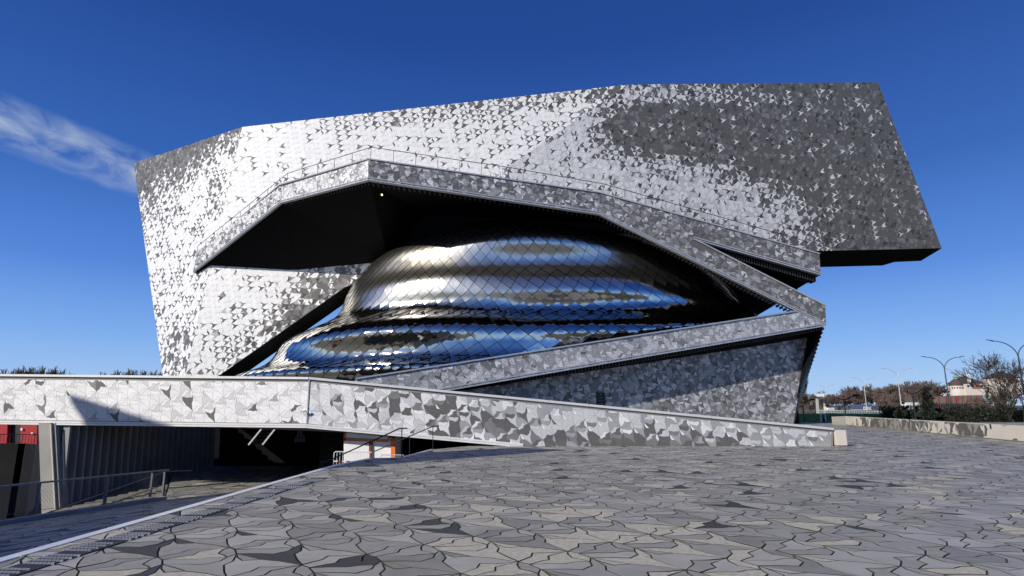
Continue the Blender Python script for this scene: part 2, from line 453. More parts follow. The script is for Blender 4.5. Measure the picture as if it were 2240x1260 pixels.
# lower ramp (slopes down away from the camera)
SLP = -.09
def low_z(y): return -.06 + SLP * (max(3, min(22.5, y)) - 4)
c_end = Vector((-12.6, 22.4)); c_dir = Vector((-.264, -.9645))
c_near = c_end + c_dir * 9
def rz_z(x, y): return .936 + .117 * x - .0563 * y      # the ramp falls away from the camera and to the left
rz = Plane.__new__(Plane); rz.o = Vector((-8, 10, rz_z(-8, 10))); rz.u = Vector((1, 0, .117)).normalized(); rz.n = Vector((-.117, .0563, 1)).normalized(); rz.v = rz.n.cross(rz.u).normalized()
def onr(x, y): return Vector((x, y, rz_z(x, y)))
rp = [onr(c_near.x, c_near.y), onr((e0 - dirs * .9).x - .05, (e0 - dirs * .9).y), onr(e0.x - .05, e0.y), onr(e1.x - .05, e1.y), onr(-3.0, 18.6), onr(-2.0, 22.5), onr(c_end.x, 22.5)]
mb = MB(); mb.prism([p - rz.n * .002 for p in rp], (0, 0, -1.2), 0, 1); ramp = mb.build('lower_ramp', [joint_m, conc_d]); ramp['kind'] = 'structure'
LZ = rz_z(c_end.x, 22.5)
rf = Field(ramp, 'paving_stone', PAV, joint_m)
rf.add(rz, rp, .71, R(-10), .010, .012, lambda px, py, t: pick(.25, .7, .03, .0, .12, .1), tilt=.002)  # darker stone mix puts part of the ramp's shade into its colour
rf.finish(300)
lf_pts = [Vector((c_end.x, 22.5, LZ)), Vector((-2, 22.5, LZ)), Vector((-2, 47, LZ)), Vector((-20, 47, LZ)), Vector((-16.9, 30.6, LZ))]
mb = MB(); mb.prism(lf_pts, (0, 0, -1.5), 0, 0); lf = mb.build('lower_floor', [conc_d]); lf['kind'] = 'structure'
fl = Field(lf, 'paving_stone', PAV, joint_m)
fp = gplane(LZ); fl.add(fp, lf_pts, .71, R(-10), .010, .012, lambda px, py, t: pick(.4, .4, .12, .1, .06, .2), tilt=.002, keep=lambda c: c[1] < 36); fl.finish(120)
# white edge strip of the plaza, in lengths
strip = MB(); 
chain = [e_start, e1, e2, e3, e4]
st_root = thing('plaza_edge_strip', 'long white metal edging strip between plaza paving and shaded ramp', 'edging', tuple(e0))
for a, b in zip(chain[:-1], chain[1:]):
    L = (b - a).length; n = max(1, int(L / 3))
    for k in range(n):
        p = a + (b - a) * (k / n); q = a + (b - a) * ((k + 1) / n); q = q - (q - p).normalized() * .012
        m = MB(); dz = Vector((-.06, 0, -.055)); m.beam(p + dz - e0, q + dz - e0, .15, .13)
        m.build('edge_piece', trim_g if a is e3 or a is e2 else trim_m, st_root)
# studded drain band parallel to the strip
db = thing('drain_grating', 'studded metal drain band running beside the white edging strip', 'drain')
d0 = onz(-60, 1278, 0); d1 = onz(700, 1046, 0); dd = (d1 - d0).normalized(); dn = Vector((dd.y, -dd.x, 0))
m = MB(); m.beam(d0 + Vector((0, 0, .0045)), d1 + Vector((0, 0, .0045)), .34, .012); m.build('channel', mat('drain_steel', (.035, .035, .037), .6, .4, .2), db)
m = MB(); n = int((d1 - d0).length / .11)
for k in range(n):
    zz = .05 * (1 if (k // 5) % 2 else -1)
    if (k % 5) == 0: continue
    for j in range(8):
        c = d0 + dd * (k * .11) + dn * ((j - 3.5) * .043 + zz * .6) + Vector((0, 0, .016)); m.box(c, (.018, .028, .02), rz=math.atan2(dd.y, dd.x) + .5)
m.build('stud', mat('stud_steel', (.62, .62, .62), .35, .6, .1), db, kind='stuff')
# ================================================================== CONCERT HALL
hall = thing('concert_hall', 'huge angular concert hall clad in bird shaped metal tiles round a polished steel swirl', 'building', (0, 60, 0))
H0 = Vector((0, 60, 0))
def hbuild(mb, name, mats, **k):
    mb.v = [(x, y - 60, z) for x, y, z in mb.v]; return mb.build(name, mats, hall, **k)
P_C = Plane(at(530, 278, 58), at(1375, 185, 58), at(405, 825, 58))
P_L = Plane(at(530, 278, 58), at(405, 825, 58), at(293, 357, 68))
P_R = Plane(at(1375, 185, 58), at(1110, 365, 58), at(1920, 180, 61.3))
def ph(pl, L): return [pl.hit(*p) for p in L]
pxL = [(293, 357), (530, 278), (398.5, 853), (361, 853)]
pxC = [(530, 278), (1375, 185), (1110, 365), (1110, 420), (985, 408), (850, 420), (835, 600), (755, 628), (434, 853), (398.5, 853)]
pxR = [(1375, 185), (1920, 180), (2060, 543), (1780, 549), (1510, 535), (1311, 446), (1110, 418), (1110, 365)]
back = [soffit_m, soffit_m]
for nm, pl, L, th in (('left_facade', P_L, pxL, 5), ('main_facade', P_C, pxC, 4.4), ('right_facade', P_R, pxR, 9)):
    m = MB(); pts = ph(pl, L); pts = [p - pl.n * .04 for p in pts]; m.prism(pts, (0, th, 0) if nm != 'right_facade' else (-1.2, th, .1), 0, 1)
    o = hbuild(m, nm, [backing_l if nm != 'right_facade' else backing_m, soffit_m])
HT = Field(hall, 'cladding_tile', PAL, backing_l)
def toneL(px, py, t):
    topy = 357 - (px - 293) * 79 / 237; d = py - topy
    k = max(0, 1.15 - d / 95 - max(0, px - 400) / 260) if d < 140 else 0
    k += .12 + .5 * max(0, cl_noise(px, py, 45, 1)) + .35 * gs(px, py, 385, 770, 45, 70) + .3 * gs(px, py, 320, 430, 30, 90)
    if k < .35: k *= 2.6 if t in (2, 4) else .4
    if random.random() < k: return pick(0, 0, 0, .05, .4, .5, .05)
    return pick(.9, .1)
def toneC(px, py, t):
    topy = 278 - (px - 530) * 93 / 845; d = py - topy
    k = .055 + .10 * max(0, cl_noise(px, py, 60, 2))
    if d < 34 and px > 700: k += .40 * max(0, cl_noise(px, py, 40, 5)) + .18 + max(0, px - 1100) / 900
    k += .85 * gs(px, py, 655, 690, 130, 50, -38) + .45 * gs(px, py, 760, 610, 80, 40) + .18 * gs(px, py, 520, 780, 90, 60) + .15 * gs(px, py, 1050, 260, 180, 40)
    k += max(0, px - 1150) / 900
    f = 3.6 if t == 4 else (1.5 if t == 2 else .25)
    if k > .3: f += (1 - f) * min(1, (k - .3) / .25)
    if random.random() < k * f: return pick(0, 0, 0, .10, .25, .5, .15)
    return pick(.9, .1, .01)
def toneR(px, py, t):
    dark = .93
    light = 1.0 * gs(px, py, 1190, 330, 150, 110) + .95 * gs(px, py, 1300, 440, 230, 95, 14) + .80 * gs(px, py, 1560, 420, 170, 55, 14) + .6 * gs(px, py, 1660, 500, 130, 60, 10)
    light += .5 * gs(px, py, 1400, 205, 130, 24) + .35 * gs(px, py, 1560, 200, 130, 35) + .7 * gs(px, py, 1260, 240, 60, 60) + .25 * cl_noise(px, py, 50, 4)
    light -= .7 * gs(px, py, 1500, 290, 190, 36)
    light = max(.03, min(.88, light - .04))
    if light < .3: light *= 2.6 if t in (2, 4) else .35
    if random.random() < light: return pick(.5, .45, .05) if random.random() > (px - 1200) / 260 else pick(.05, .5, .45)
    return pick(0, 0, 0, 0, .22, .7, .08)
HT.add(P_L, ph(P_L, pxL), .57, R(100), .005, .025, toneL, tilt=.007)
HT.add(P_C, ph(P_C, pxC), .57, R(78), .005, .025, toneC, tilt=.007)
HT.add(P_R, ph(P_R, pxR), .57, R(78), .005, .025, toneR, tilt=.007)
# underside of the right blade
m = MB(); zf = P_R.hit(2060, 543)
so = [P_R.hit(2060, 543), at(2015, 570, zf.y + 7.5), at(1795, 580, 80), at(1500, 592, 80), P_R.hit(1500, 553)]
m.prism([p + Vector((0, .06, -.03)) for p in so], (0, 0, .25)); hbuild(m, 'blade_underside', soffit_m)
# ---- canopy ribbon
A0t, A0b = (440, 556), (430, 598)
def Lh(p, off=.35): q = P_L.hit(*p); return q + P_L.n * off
fa0t, fa0b = Lh(A0t), Lh(A0b)
fa1t, fa1b = at(614, 405, 51), at(616, 444, 51)
fa2t, fa2b = at(806, 349, 43.5), at(806, 394, 43.5)
fa3t, fa3b = at(1311, 422, 46.5), at(1311, 469, 46.5)
P_A = Plane(fa3t, fa3b, at(1807, 713, 48))
fbT, fbB, fJ = P_A.hit(1792, 556), P_A.hit(1796, 602), P_A.hit(1518, 524)
fa4t, fa4b = P_A.hit(1805, 669), P_A.hit(1807, 713)
P_B = Plane(fa4b, at(1000, 851, 41), at(1000, 798, 41))
def vquad(a, b, c, d): return Plane(a, b, c)
fasc = [('fascia', Plane(fa0b, fa1b, fa1t), [fa0t, fa1t, fa1b, fa0b], lambda px, py, t: pick(.5, .25, .2, .22, .14 + .4 * gs(px, py, 510, 515, 60, 60), .05)),
        ('fascia', Plane(fa1b, fa2b, fa2t), [fa1t, fa2t, fa2b, fa1b], lambda px, py, t: pick(.7, .25, .16 + .5 * gs(px, py, 760, 385, 60, 40), .10 + .3 * gs(px, py, 760, 385, 60, 40), .04)),
        ('fascia', Plane(fa2b, fa3b, fa3t), [fa2t, fa3t, fa3b, fa2b], lambda px, py, t: pick(0, .04, .16, .26, .32, .24)),
        ('fascia', P_A, [fa3t, fbT, fbB, fJ, fa4t, fa4b, fa3b], lambda px, py, t: pick(0, 0, .07, .20, .36, .36)),
        ('fascia', P_B, ph(P_B, [(1740, 681), (1807, 713), (1000, 851), (742, 895), (778, 829), (1000, 798)]), lambda px, py, t: pick(0, .06, .50, .42, .03 + .06 * gs(px, py, 1050, 820, 120, 60), .01 + .08 * gs(px, py, 1050, 820, 120, 40)))]
for nm, pl, pts, tone in fasc:
    pts = [p - pl.n * (p - pl.o).dot(pl.n) for p in pts]
    m = MB(); m.prism([p - pl.n * .02 for p in pts], (0, .35, 0), 0, 1); hbuild(m, nm, [backing_m, trim_g])
    HT.add(pl, pts, .50, R(4), .008, .02, tone, tilt=.007)
# trims: thin double line along the lower edges, cap on the top edges
tm = MB(); tm2 = MB()
def trimline(mbb, a, b, pl_n, w_=.09, h=.10, off=.06, dz=0): mbb.beam(a + pl_n * off + Vector((0, 0, dz)), b + pl_n * off + Vector((0, 0, dz)), h, w_)
for (a, b, pl) in ((fa0b, fa1b, fasc[0][1]), (fa1b, fa2b, fasc[1][1]), (fa2b, fa3b, fasc[2][1]), (fa3b, fa4b, P_A), (P_B.hit(742, 895), fa4b, P_B), (fJ, fbB, P_A)):
    trimline(tm, a, b, pl.n, .08, .06, .05, .03); trimline(tm, a, b, pl.n, .08, .05, .05, .2)
for (a, b, pl) in ((fa0t, fa1t, fasc[0][1]), (fa1t, fa2t, fasc[1][1]), (fa2t, fa3t, fasc[2][1]), (fa3t, fbT, P_A), (P_B.hit(778, 829), P_B.hit(1740, 681), P_B), (fJ, fa4t, P_A)):
    trimline(tm2, a, b, pl.n, .10, .5, -.12, .02)
hbuild(tm, 'lower_trim', trim_g); hbuild(tm2, 'coping', trim_g)
# soffits
bk = [Lh((432, 597), .02), at(650, 590, 57.9), at(850, 572, 57.9), at(930, 470, 57.9), at(1500, 500, 59), at(1745, 628, 56)]
frb = [fa0b, fa1b, fa2b, fa2b.lerp(fa3b, .06), fa3b, P_A.hit(1740, 681)]
m = MB(); dn_ = Vector((0, .2, .03))
for i in range(5):
    m.prism([frb[i] + dn_, frb[i + 1] + dn_, bk[i + 1]], (0, 0, .25)); m.prism([frb[i] + dn_, bk[i + 1], bk[i]], (0, 0, .25))
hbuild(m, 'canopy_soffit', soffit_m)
# roof deck of the canopy (seen only from above)
m = MB(); frt = [fa0t, fa1t, fa2t, fa2t.lerp(fa3t, .06), fa3t, fbT]
bt = [Vector((p.x, max(p.y, 57.9), p.z + .7)) for p in bk]
DZ = Vector((0, 0, .1))
for i in range(5):
    f0_, f1_ = frt[i] + Vector((0, .32, -.25)), frt[i + 1] + Vector((0, .32, -.25))
    m.prism([f0_, f1_, bt[i + 1]], (0, 0, -.1)); m.prism([f0_, bt[i + 1], bt[i]], (0, 0, -.1))
hbuild(m, 'canopy_roof', conc_m)
# soffit of the upper right prow and its inner wall
m = MB(); q = at(1744, 632, 58)
m.prism([fJ + Vector((0, .3, .1)), fbB + Vector((0, .3, .03)), q], (0, .1, .25)); hbuild(m, 'prow_soffit', soffit_m)
m = MB(); m.prism([fbB + Vector((-.1, .36, .1)), fbT + Vector((-.1, .36, 0)), Vector((fbT.x - .4, 66, fbT.z)), q + Vector((0, 2, 0))], (-.3, 0, 0)); hbuild(m, 'prow_side', soffit_m)
# back wall behind the swirl
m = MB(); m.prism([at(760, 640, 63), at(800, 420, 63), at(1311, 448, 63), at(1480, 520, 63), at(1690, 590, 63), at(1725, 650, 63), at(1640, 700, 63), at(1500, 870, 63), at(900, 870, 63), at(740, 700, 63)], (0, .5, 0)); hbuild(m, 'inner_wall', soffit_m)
# lower wall under the rising ribbon
P_W = Plane(at(1735, 929, 50.0), at(1768, 740, 50.4), at(1000, 855, 43.7))
pw = ph(P_W, [(1768, 738), (1733, 940), (985, 975), (985, 856)])
m = MB(); m.prism([p - P_W.n * .02 for p in pw], (0, .5, 0), 0, 1); hbuild(m, 'lower_wall', [backing_m, soffit_m])
HT.add(P_W, pw, .52, R(10), .008, .02, lambda px, py, t: pick(0, .0, .20, .30, .30, .10 + .25 * max(0, cl_noise(px, py, 60, 9))), tilt=.007)
HT.finish(300)
# soffit under the rising ribbon, and dark slatted return at the tip
cb0, cb1 = P_B.hit(742, 895), fa4b
w0, w1 = P_W.hit(760, 892), P_W.hit(1768, 740)
m = MB(); m.prism([cb0 + Vector((0, .3, .05)), cb1 + Vector((0, .3, .05)), w1 + Vector((0, .3, 0)), w0 + Vector((0, .3, 0))], (0, 0, .2)); hbuild(m, 'ribbon_soffit', soffit_m)
m = MB(); rb = at(1746, 892, 55); br = P_W.hit(1734, 931)
m.prism([cb1 + Vector((0, .4, 0)), rb, br + Vector((.02, .1, 0)), w1 + Vector((.02, .1, 0))], (-.15, .4, 0)); hbuild(m, 'slatted_return', soffit_m)
m = MB(); m.prism([rb, rb + Vector((0, 0, -4)), br + Vector((.02, .1, -2)), br + Vector((.02, .1, 0))], (-.15, .4, 0)); hbuild(m, 'return_base', soffit_m)
# fins hanging along the soffits
def fins(a, b, step, dirv, ln, h, sec=.06, nmax=400):
    L = (b - a).length; n = int(L / step)
    for k in range(n):
        p = a + (b - a) * ((k + .5) / n)
        m = MB(); m.beam(p, p + Vector(dirv) * ln, sec, h); m.v = [(x, y - 60, z) for x, y, z in m.v]
        m.build('soffit_fin', fin_m, hall)
fins(cb0 + Vector((0, .45, -.10)) + (cb1 - cb0) * .30, cb1 + Vector((0, .45, -.10)), .27, (0, 1, 0.02), 1.0, .34, .07)
fins(fJ + (fbB - fJ) * .26 + Vector((0, .55, -.22)), fbB + Vector((-.1, .55, -.22)), .22, (0, 1, .02), 1.0, .5, .07)
fins(fa3b + Vector((0, .40, -.05)), fa3b + (fa4b - fa3b) * .86 + Vector((0, .40, -.05)), .33, (0, 1, .0), .6, .2, .06)
fins(fa2b + Vector((0, .40, -.04)), fa3b + Vector((0, .40, -.04)), .4, (0, 1, .0), .6, .13, .06)
fins(fa1b + Vector((0.1, .40, -.04)), fa2b + Vector((0, .40, -.04)), .4, (0, 1, .0), .6, .12, .06)
# slats on the return
for k in range(22):
    t = (k + .5) / 22; a = cb1.lerp(rb, t) + Vector((.05, .3, 0)); b = w1.lerp(br, t) + Vector((.08, .0, 0))
    m = MB(); m.beam(a, b, .05, .12); m.v = [(x, y - 60, z) for x, y, z in m.v]; m.build('soffit_fin', fin_m, hall)
# small glowing box imitating a sun glint on the slatted soffit
m = MB(); lp = at(832, 426, 47); m.box(lp, (.35, .25, .08)); hbuild(m, 'soffit_glint', glint_m)
# railing on the canopy
rl = [(441, 540), (629, 379), (812, 322), (1100, 364), (1320, 402), (1771, 530)]
ry_ = [None, 51.8, 44.4, 46, 47.3, 49]
rpts = []
for (x, y), Y in zip(rl, ry_): rpts.append(Lh((x, y), .4) if Y is None else at(x, y, Y))
m = MB(); m.tube(rpts, .028, n=6); hbuild(m, 'railing_rail', dark_metal)
for i in range(5):
    a, b = rpts[i], rpts[i + 1]; n = [10, 5, 6, 5, 10][i]
    for k in range(n + (1 if i == 4 else 0)):
        p = a.lerp(b, k / n); m = MB(); m.beam(p, p - Vector((0, 0, 1.5)), .03, .05, up=(0, 1, 0)); m.v = [(x, y - 60, z) for x, y, z in m.v]
        m.build('railing_post', dark_metal if i < 3 else grey_metal, hall)
# ---- steel swirl
TAB = [(2.6, 545, 1740, 46.4), (3.4, 540, 1742, 45.4), (4.3, 540, 1745, 44.7), (5.2, 588, 1740, 45.75), (6.2, 612, 1732, 45.65), (7.2, 626, 1722, 45.25), (8.1, 652, 1708, 45.8),
       (9.0, 694, 1690, 46.9), (9.8, 730, 1668, 47.1), (10.7, 748, 1650, 46.9), (11.8, 755, 1625, 47.1), (12.9, 765, 1610, 47.8), (13.9, 780, 1585, 47.9), (15.0, 805, 1550, 47.8), (16.0, 835, 1510, 48.3),
       (17.0, 880, 1455, 49.5), (18.0, 940, 1380, 51.6), (18.8, 1010, 1250, 55.2), (19.3, 1080, 1180, 58.5)]
def cr(tb, x, c):       # catmull-rom over table index
    n = len(tb); i = max(0, min(n - 2, int(x))); t = x - i
    p = [tb[max(0, i - 1)][c], tb[i][c], tb[i + 1][c], tb[min(n - 1, i + 2)][c]]
    return .5 * ((2 * p[1]) + (-p[0] + p[2]) * t + (2 * p[0] - 5 * p[1] + 4 * p[2] - p[3]) * t * t + (-p[0] + 3 * p[1] - 3 * p[2] + p[3]) * t ** 3)
NT = len(TAB) - 1; YC = 59.5
_c0, _c1 = P_B.hit(1000, 798), P_B.hit(1740, 681)
def B_y(x): return _c0.y + (_c1.y - _c0.y) * (x - _c0.x) / (_c1.x - _c0.x)
def C_top(x): return _c0.z + (_c1.z - _c0.z) * (x - _c0.x) / (_c1.x - _c0.x)
def blob(a, t):
    """a in -1..1 round the front, t 0..NT upwards"""
    t = max(0, min(NT, t)); phi = a * R(94)
    # the layers sag towards the right, the ridges tilt
    z = cr(TAB, t, 0); xl = (cr(TAB, t, 1) - 1120) * 58.5 / F; xr = (cr(TAB, t, 2) - 1120) * 58.5 / F; yf = cr(TAB, t, 3)
    cx = (xl + xr) / 2 - 2.0; s_ = math.sin(phi); c_ = math.cos(phi)
    rx = (cx - xl) if s_ < 0 else (xr - cx); ry = YC - yf
    wob = .35 * math.sin(2.2 * a * 3 + t * .55) * c_ * (.4 + .6 * min(1, t / 6))
    x = cx + rx * s_; y = YC - ry * (max(0, c_) ** .85 if c_ > 0 else c_ * .4) - wob * .5
    q_ = max(0, min(1, (a + .35) / .55)); y += 1.0 * q_ * q_ * (3 - 2 * q_) * max(0, min(1, (z - 4.3) / 4)) * max(0, c_)
    y -= c_ * (.16 * math.sin(a * 7 + t * .9) + .10 * math.sin(a * 11 - t * 1.3)) if c_ > 0 else 0
    zz = z + .30 * math.sin(a * 3.1 + 1.2) * min(1, t / 4) - (.7 * max(0, a) ** 2 * min(1, t / 5) if a > 0 else 0)
    zc = C_top(x); yb = B_y(x)
    q = max(0, min(1, (zc - zz + .6) / 1.2)); lim = yb + .9 + (5.6 * q * q * (3 - 2 * q))
    if y < lim + 1.5: y = lim + 1.5 * math.exp((y - lim - 1.5) / 1.5)
    return Vector((x, y, zz))
swirl_m = MB(); NA = 90
for i in range(NA + 1):
    for j in range(NT * 3 + 1):
        p = blob(-1 + 2 * i / NA, j / 3); d = Vector((p.x * .01, -1, 0)); swirl_m.v.append((p.x * .995, p.y - 60 + .14, p.z - .06))
nj = NT * 3 + 1
for i in range(NA):
    for j in range(nj - 1): swirl_m.f.append((i * nj + j, (i + 1) * nj + j, (i + 1) * nj + j + 1, i * nj + j + 1)); swirl_m.m.append(0)
swirl_m.build('swirl_core', black_m, hall, smooth=True)
pan = []
ni = 52; njp = 16; da = 2.0 / ni; dt = NT / (njp * 1.0)
for i in range(-1, 2 * ni + 2):
    for j in range(-1, 2 * njp + 1):
        if (i + j) % 2: continue
        ca = -1 + i * da / 1.0 * .5 * 2 / 2; ct = j * dt / 2
        ca = -1 + i * da / 2
        if ca < -1.01 or ca > 1.01: continue
        pan.append((ca, ct))
def panel(ca, ct, n=4):
    h = da / 2; k = dt / 2; g = .965
    cs_ = [(ca, ct - k * g), (ca + h * g, ct), (ca, ct + k * g), (ca - h * g, ct)]
    c3 = blob(max(-1, min(1, ca)), ct)
    e1_ = blob(min(1, ca + .02), ct) - blob(max(-1, ca - .02), ct); e2_ = blob(ca, min(NT, ct + .1)) - blob(ca, max(0, ct - .1))
    nn = e1_.cross(e2_)
    if nn.length < 1e-5: return None
    nn.normalize()
    vs = []; 
    tl = (random.gauss(0, .004), random.gauss(0, .004)); flat = .2
    cor = [blob(max(-1, min(1, x)), max(0, min(NT, y))) for x, y in cs_]
    for u in range(n + 1):
        for v in range(n + 1):
            s1, s2 = u / n, v / n
            pa = cs_[0][0] * (1 - s1) * (1 - s2) + cs_[1][0] * s1 * (1 - s2) + cs_[2][0] * s1 * s2 + cs_[3][0] * (1 - s1) * s2
            pt_ = cs_[0][1] * (1 - s1) * (1 - s2) + cs_[1][1] * s1 * (1 - s2) + cs_[2][1] * s1 * s2 + cs_[3][1] * (1 - s1) * s2
            p = blob(max(-1, min(1, pa)), max(0, min(NT, pt_)))
            bl = cor[0] * (1 - s1) * (1 - s2) + cor[1] * s1 * (1 - s2) + cor[2] * s1 * s2 + cor[3] * (1 - s1) * s2
            p = p.lerp(bl, flat)
            low = 1 - (s1 + s2) / 2                           # lower corner stands proud like a shingle
            p = p + nn * (.06 * low + tl[0] * (s1 - .5) * 1.6 + tl[1] * (s2 - .5) * 1.6)
            vs.append(p)
    return vs, c3
recs = []
for ca, ct in pan:
    if ct < -.01 or ct > NT + .01: continue
    r = panel(ca, ct)
    if r: recs.append((r[0], r[1], ct, ca))
recs.sort(key=lambda r: (r[1] - Vector((0, 0, EYE))).length)
stuff = MB(); n = 4
fidx = [(u * (n + 1) + v, (u + 1) * (n + 1) + v, (u + 1) * (n + 1) + v + 1, u * (n + 1) + v + 1) for u in range(n) for v in range(n)]
for k, r_ in enumerate(recs):
    vs, c = r_[0], r_[1]
    ct_, ca_ = r_[2], r_[3]
    sat = (ct_ - 7.6) * .8 - max(0, ca_ + .05) * 3.2 + .9 * noise.noise(Vector((ca_ * 4, ct_ * .6, 3)))
    mi = 1 if sat > .35 else (0 if sat > -.5 else 2)
    if k < 300:
        me = bpy.data.meshes.new('steel_panel'); me.from_pydata([(p.x - c.x, p.y - c.y, p.z - c.z) for p in vs], [], fidx); me.materials.append(STL[mi])
        me.polygons.foreach_set('use_smooth', [True] * len(me.polygons)); me.update()
        ob = bpy.data.objects.new('steel_panel', me); COL.objects.link(ob); ob.parent = hall; ob.location = c - H0
    else:
        b = len(stuff.v); stuff.v += [(p.x, p.y - 60, p.z) for p in vs]; stuff.f += [tuple(x + b for x in f) for f in fidx]; stuff.m += [mi] * len(fidx)
stuff.build('steel_panel_field', STL, hall, smooth=True, kind='stuff')
print('PANELS', len(recs))
# black information board on the lower wall
ib = thing('information_board', 'tall black information board on the grey wall behind the parapet', 'sign', tuple(P_W.hit(1313, 884) + P_W.n * .14))
m = MB(); m.box((0, 0, 0), (.68, .08, 1.75)); m.build('board', black_m, ib)
m = MB()
m.box((0, -.045, .72), (.10, .01, .07)); 
for z, w_ in ((.5, .3), (.25, .34), (.02, .4), (-.08, .36), (-.18, .3), (-.34, .42)): m.box((0, -.045, z), (w_, .01, .022))
m.build('lettering', mat('sign_print', (.25, .26, .27), .6), ib)
# ================================================================== NEAR PARAPET (footbridge)
bridge = thing('footbridge', 'white tiled parapet of the footbridge sloping down to the plaza', 'footbridge', (0, 24, 0))
P_N = Plane(at(1820, 976, 24), at(680, 828, 24), at(672, 935, 24))
jt, jb = P_N.hit(677, 829), P_N.hit(671, 936)
P_M = Plane(jt, jb, at(0, 822, 25))
NR = ph(P_N, [(677, 829), (1822, 940), (1822, 976), (1145, 979), (671, 936)])
NR[3].z = min(NR[3].z, .0); NR[2].z = 0.0
NL = ph(P_M, [(-330, 819), (677, 829), (671, 936), (-330, 924)])
BR = Field(bridge, 'cladding_tile', PAL, backing_l)
def bb(mb_, name, mats, **k):
    mb_.v = [(x, y - 24, z) for x, y, z in mb_.v]; return mb_.build(name, mats, bridge, **k)
for pl, pts in ((P_N, NR), (P_M, NL)):
    m = MB(); m.prism([p - pl.n * .0 for p in pts], (0, .28, 0), 0, 1); bb(m, 'parapet_panel', [backing_l, conc_d])
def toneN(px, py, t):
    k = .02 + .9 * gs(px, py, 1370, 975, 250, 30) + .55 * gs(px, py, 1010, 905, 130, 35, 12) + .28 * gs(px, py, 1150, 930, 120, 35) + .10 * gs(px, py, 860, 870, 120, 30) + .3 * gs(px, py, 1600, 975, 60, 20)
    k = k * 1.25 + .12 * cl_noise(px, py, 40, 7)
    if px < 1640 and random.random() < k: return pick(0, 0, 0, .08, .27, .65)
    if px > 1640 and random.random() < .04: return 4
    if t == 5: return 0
    return pick(.12, .48, .34, .08) if random.random() > (px - 850) / 300 else pick(.0, .14, .54, .32)  # greyer tile mix towards the right imitates dimming under glancing sun
def toneM(px, py, t):
    if random.random() < .055 * (1 if t in (0, 1, 4) else .4): return pick(0, 0, 0, 0, .2, .7)
    if t == 0: return pick(.25, .3, .5, .05)
    return pick(.7, .28, .08)
NRt = ph(P_N, [(679, 836), (1818, 946), (1818, 976), (1145, 977), (671, 926)]); 
NLt = ph(P_M, [(-330, 827), (675, 836), (670, 926), (-330, 914)])
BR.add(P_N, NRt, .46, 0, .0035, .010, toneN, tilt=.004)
BR.add(P_M, NLt, .46, 0, .0035, .010, toneM, tilt=.004)
BR.finish(300)
# coping in lengths, double trim below, vertical joint cover
def seg(a, b, n, name, w_, h, off, mt, root_y=24):
    for k in range(n):
        p = a.lerp(b, k / n); q = a.lerp(b, (k + 1) / n); q = q - (q - p).normalized() * .008
        m = MB(); m.beam(p + off, q + off, w_, h); bb(m, name, mt)
seg(NL[0], jt, 16, 'coping', .42, .09, Vector((0, .12, .03)), trim_m)
seg(jt, NR[1], 13, 'coping', .42, .09, Vector((0, .12, .03)), mat('pale_grey_trim', (.58, .59, .6), .45, .2, .05))
for dz, d in ((.035, .035), (.115, .025)):
    seg(NL[3], jb, 3, 'lower_trim', .06, .07, Vector((0, -d, dz)), trim_m)
    seg(jb, NR[3], 3, 'lower_trim', .06, .07, Vector((0, -d, dz)), trim_m)
m = MB(); m.beam(jt + Vector((0, -.02, .0)), jb + Vector((0, -.02, 0)), .05, .05); bb(m, 'joint_cover', trim_g)
# deck behind the parapet
m = MB()
dk = [NL[3] + Vector((0, .3, .12)), jb + Vector((0, .3, .12)), NR[3] + Vector((0, .3, .05)), NR[3] + Vector((0, 3.4, .05)), jb + Vector((0, 3.4, .12)), NL[3] + Vector((0, 3.4, .12))]
m.prism(dk, (0, 0, .25)); bb(m, 'deck', conc_d)
m = MB(); m.prism([p + Vector((0, 3.7, 0)) for p in NR], (0, .2, 0)); m.prism([p + Vector((0, 3.7, 0)) for p in NL], (0, .2, 0)); bb(m, 'rear_parapet', conc_m)
m = MB(); ep = at(1835, 957, 24.05); m.box(Vector((ep.x, 24.05, .33)), (.38, .42, .58)); m.box(Vector((ep.x, 24.1, .03)), (.30, .3, .06)); bb(m, 'end_block', conc_l)
# security camera on the joint
cc = thing('security_camera', 'small white security camera on the joint of the tiled parapet', 'camera', tuple(P_N.hit(668, 900) + Vector((0, -.02, 0))))
m = MB(); m.tube([(0, 0, 0), (0, -.12, 0), (.03, -.2, .03)], .018); m.build('bracket', white_m, cc)
m = MB(); m.tube([(.09, -.2, .05), (-.07, -.22, .02)], .045, n=10); m.build('camera_body', white_m, cc)
m = MB(); m.tube([(-.07, -.22, .02), (-.085, -.222, .018)], .036, n=10); m.build('lens', black_m, cc)
# ================================================================== UNDER THE BRIDGE
hw = thing('undercroft', 'black undercroft below the hall seen beneath the footbridge', 'building', (-10, 46, LZ))
m = MB(); m.box((.8, -11.2, 1.3), (15.6, .4, 3.6)); m.build('back_wall', soffit_m, hw)
m = MB(); m.box((2.0, -9.1, 2.75), (16.5, 17.6, .3)); m.build('ceiling', soffit_m, hw)
m = MB(); m.box((2.6, -12.5, 1.25), (1.9, 14, 3.4)); m.build('side_pier', soffit_m, hw)
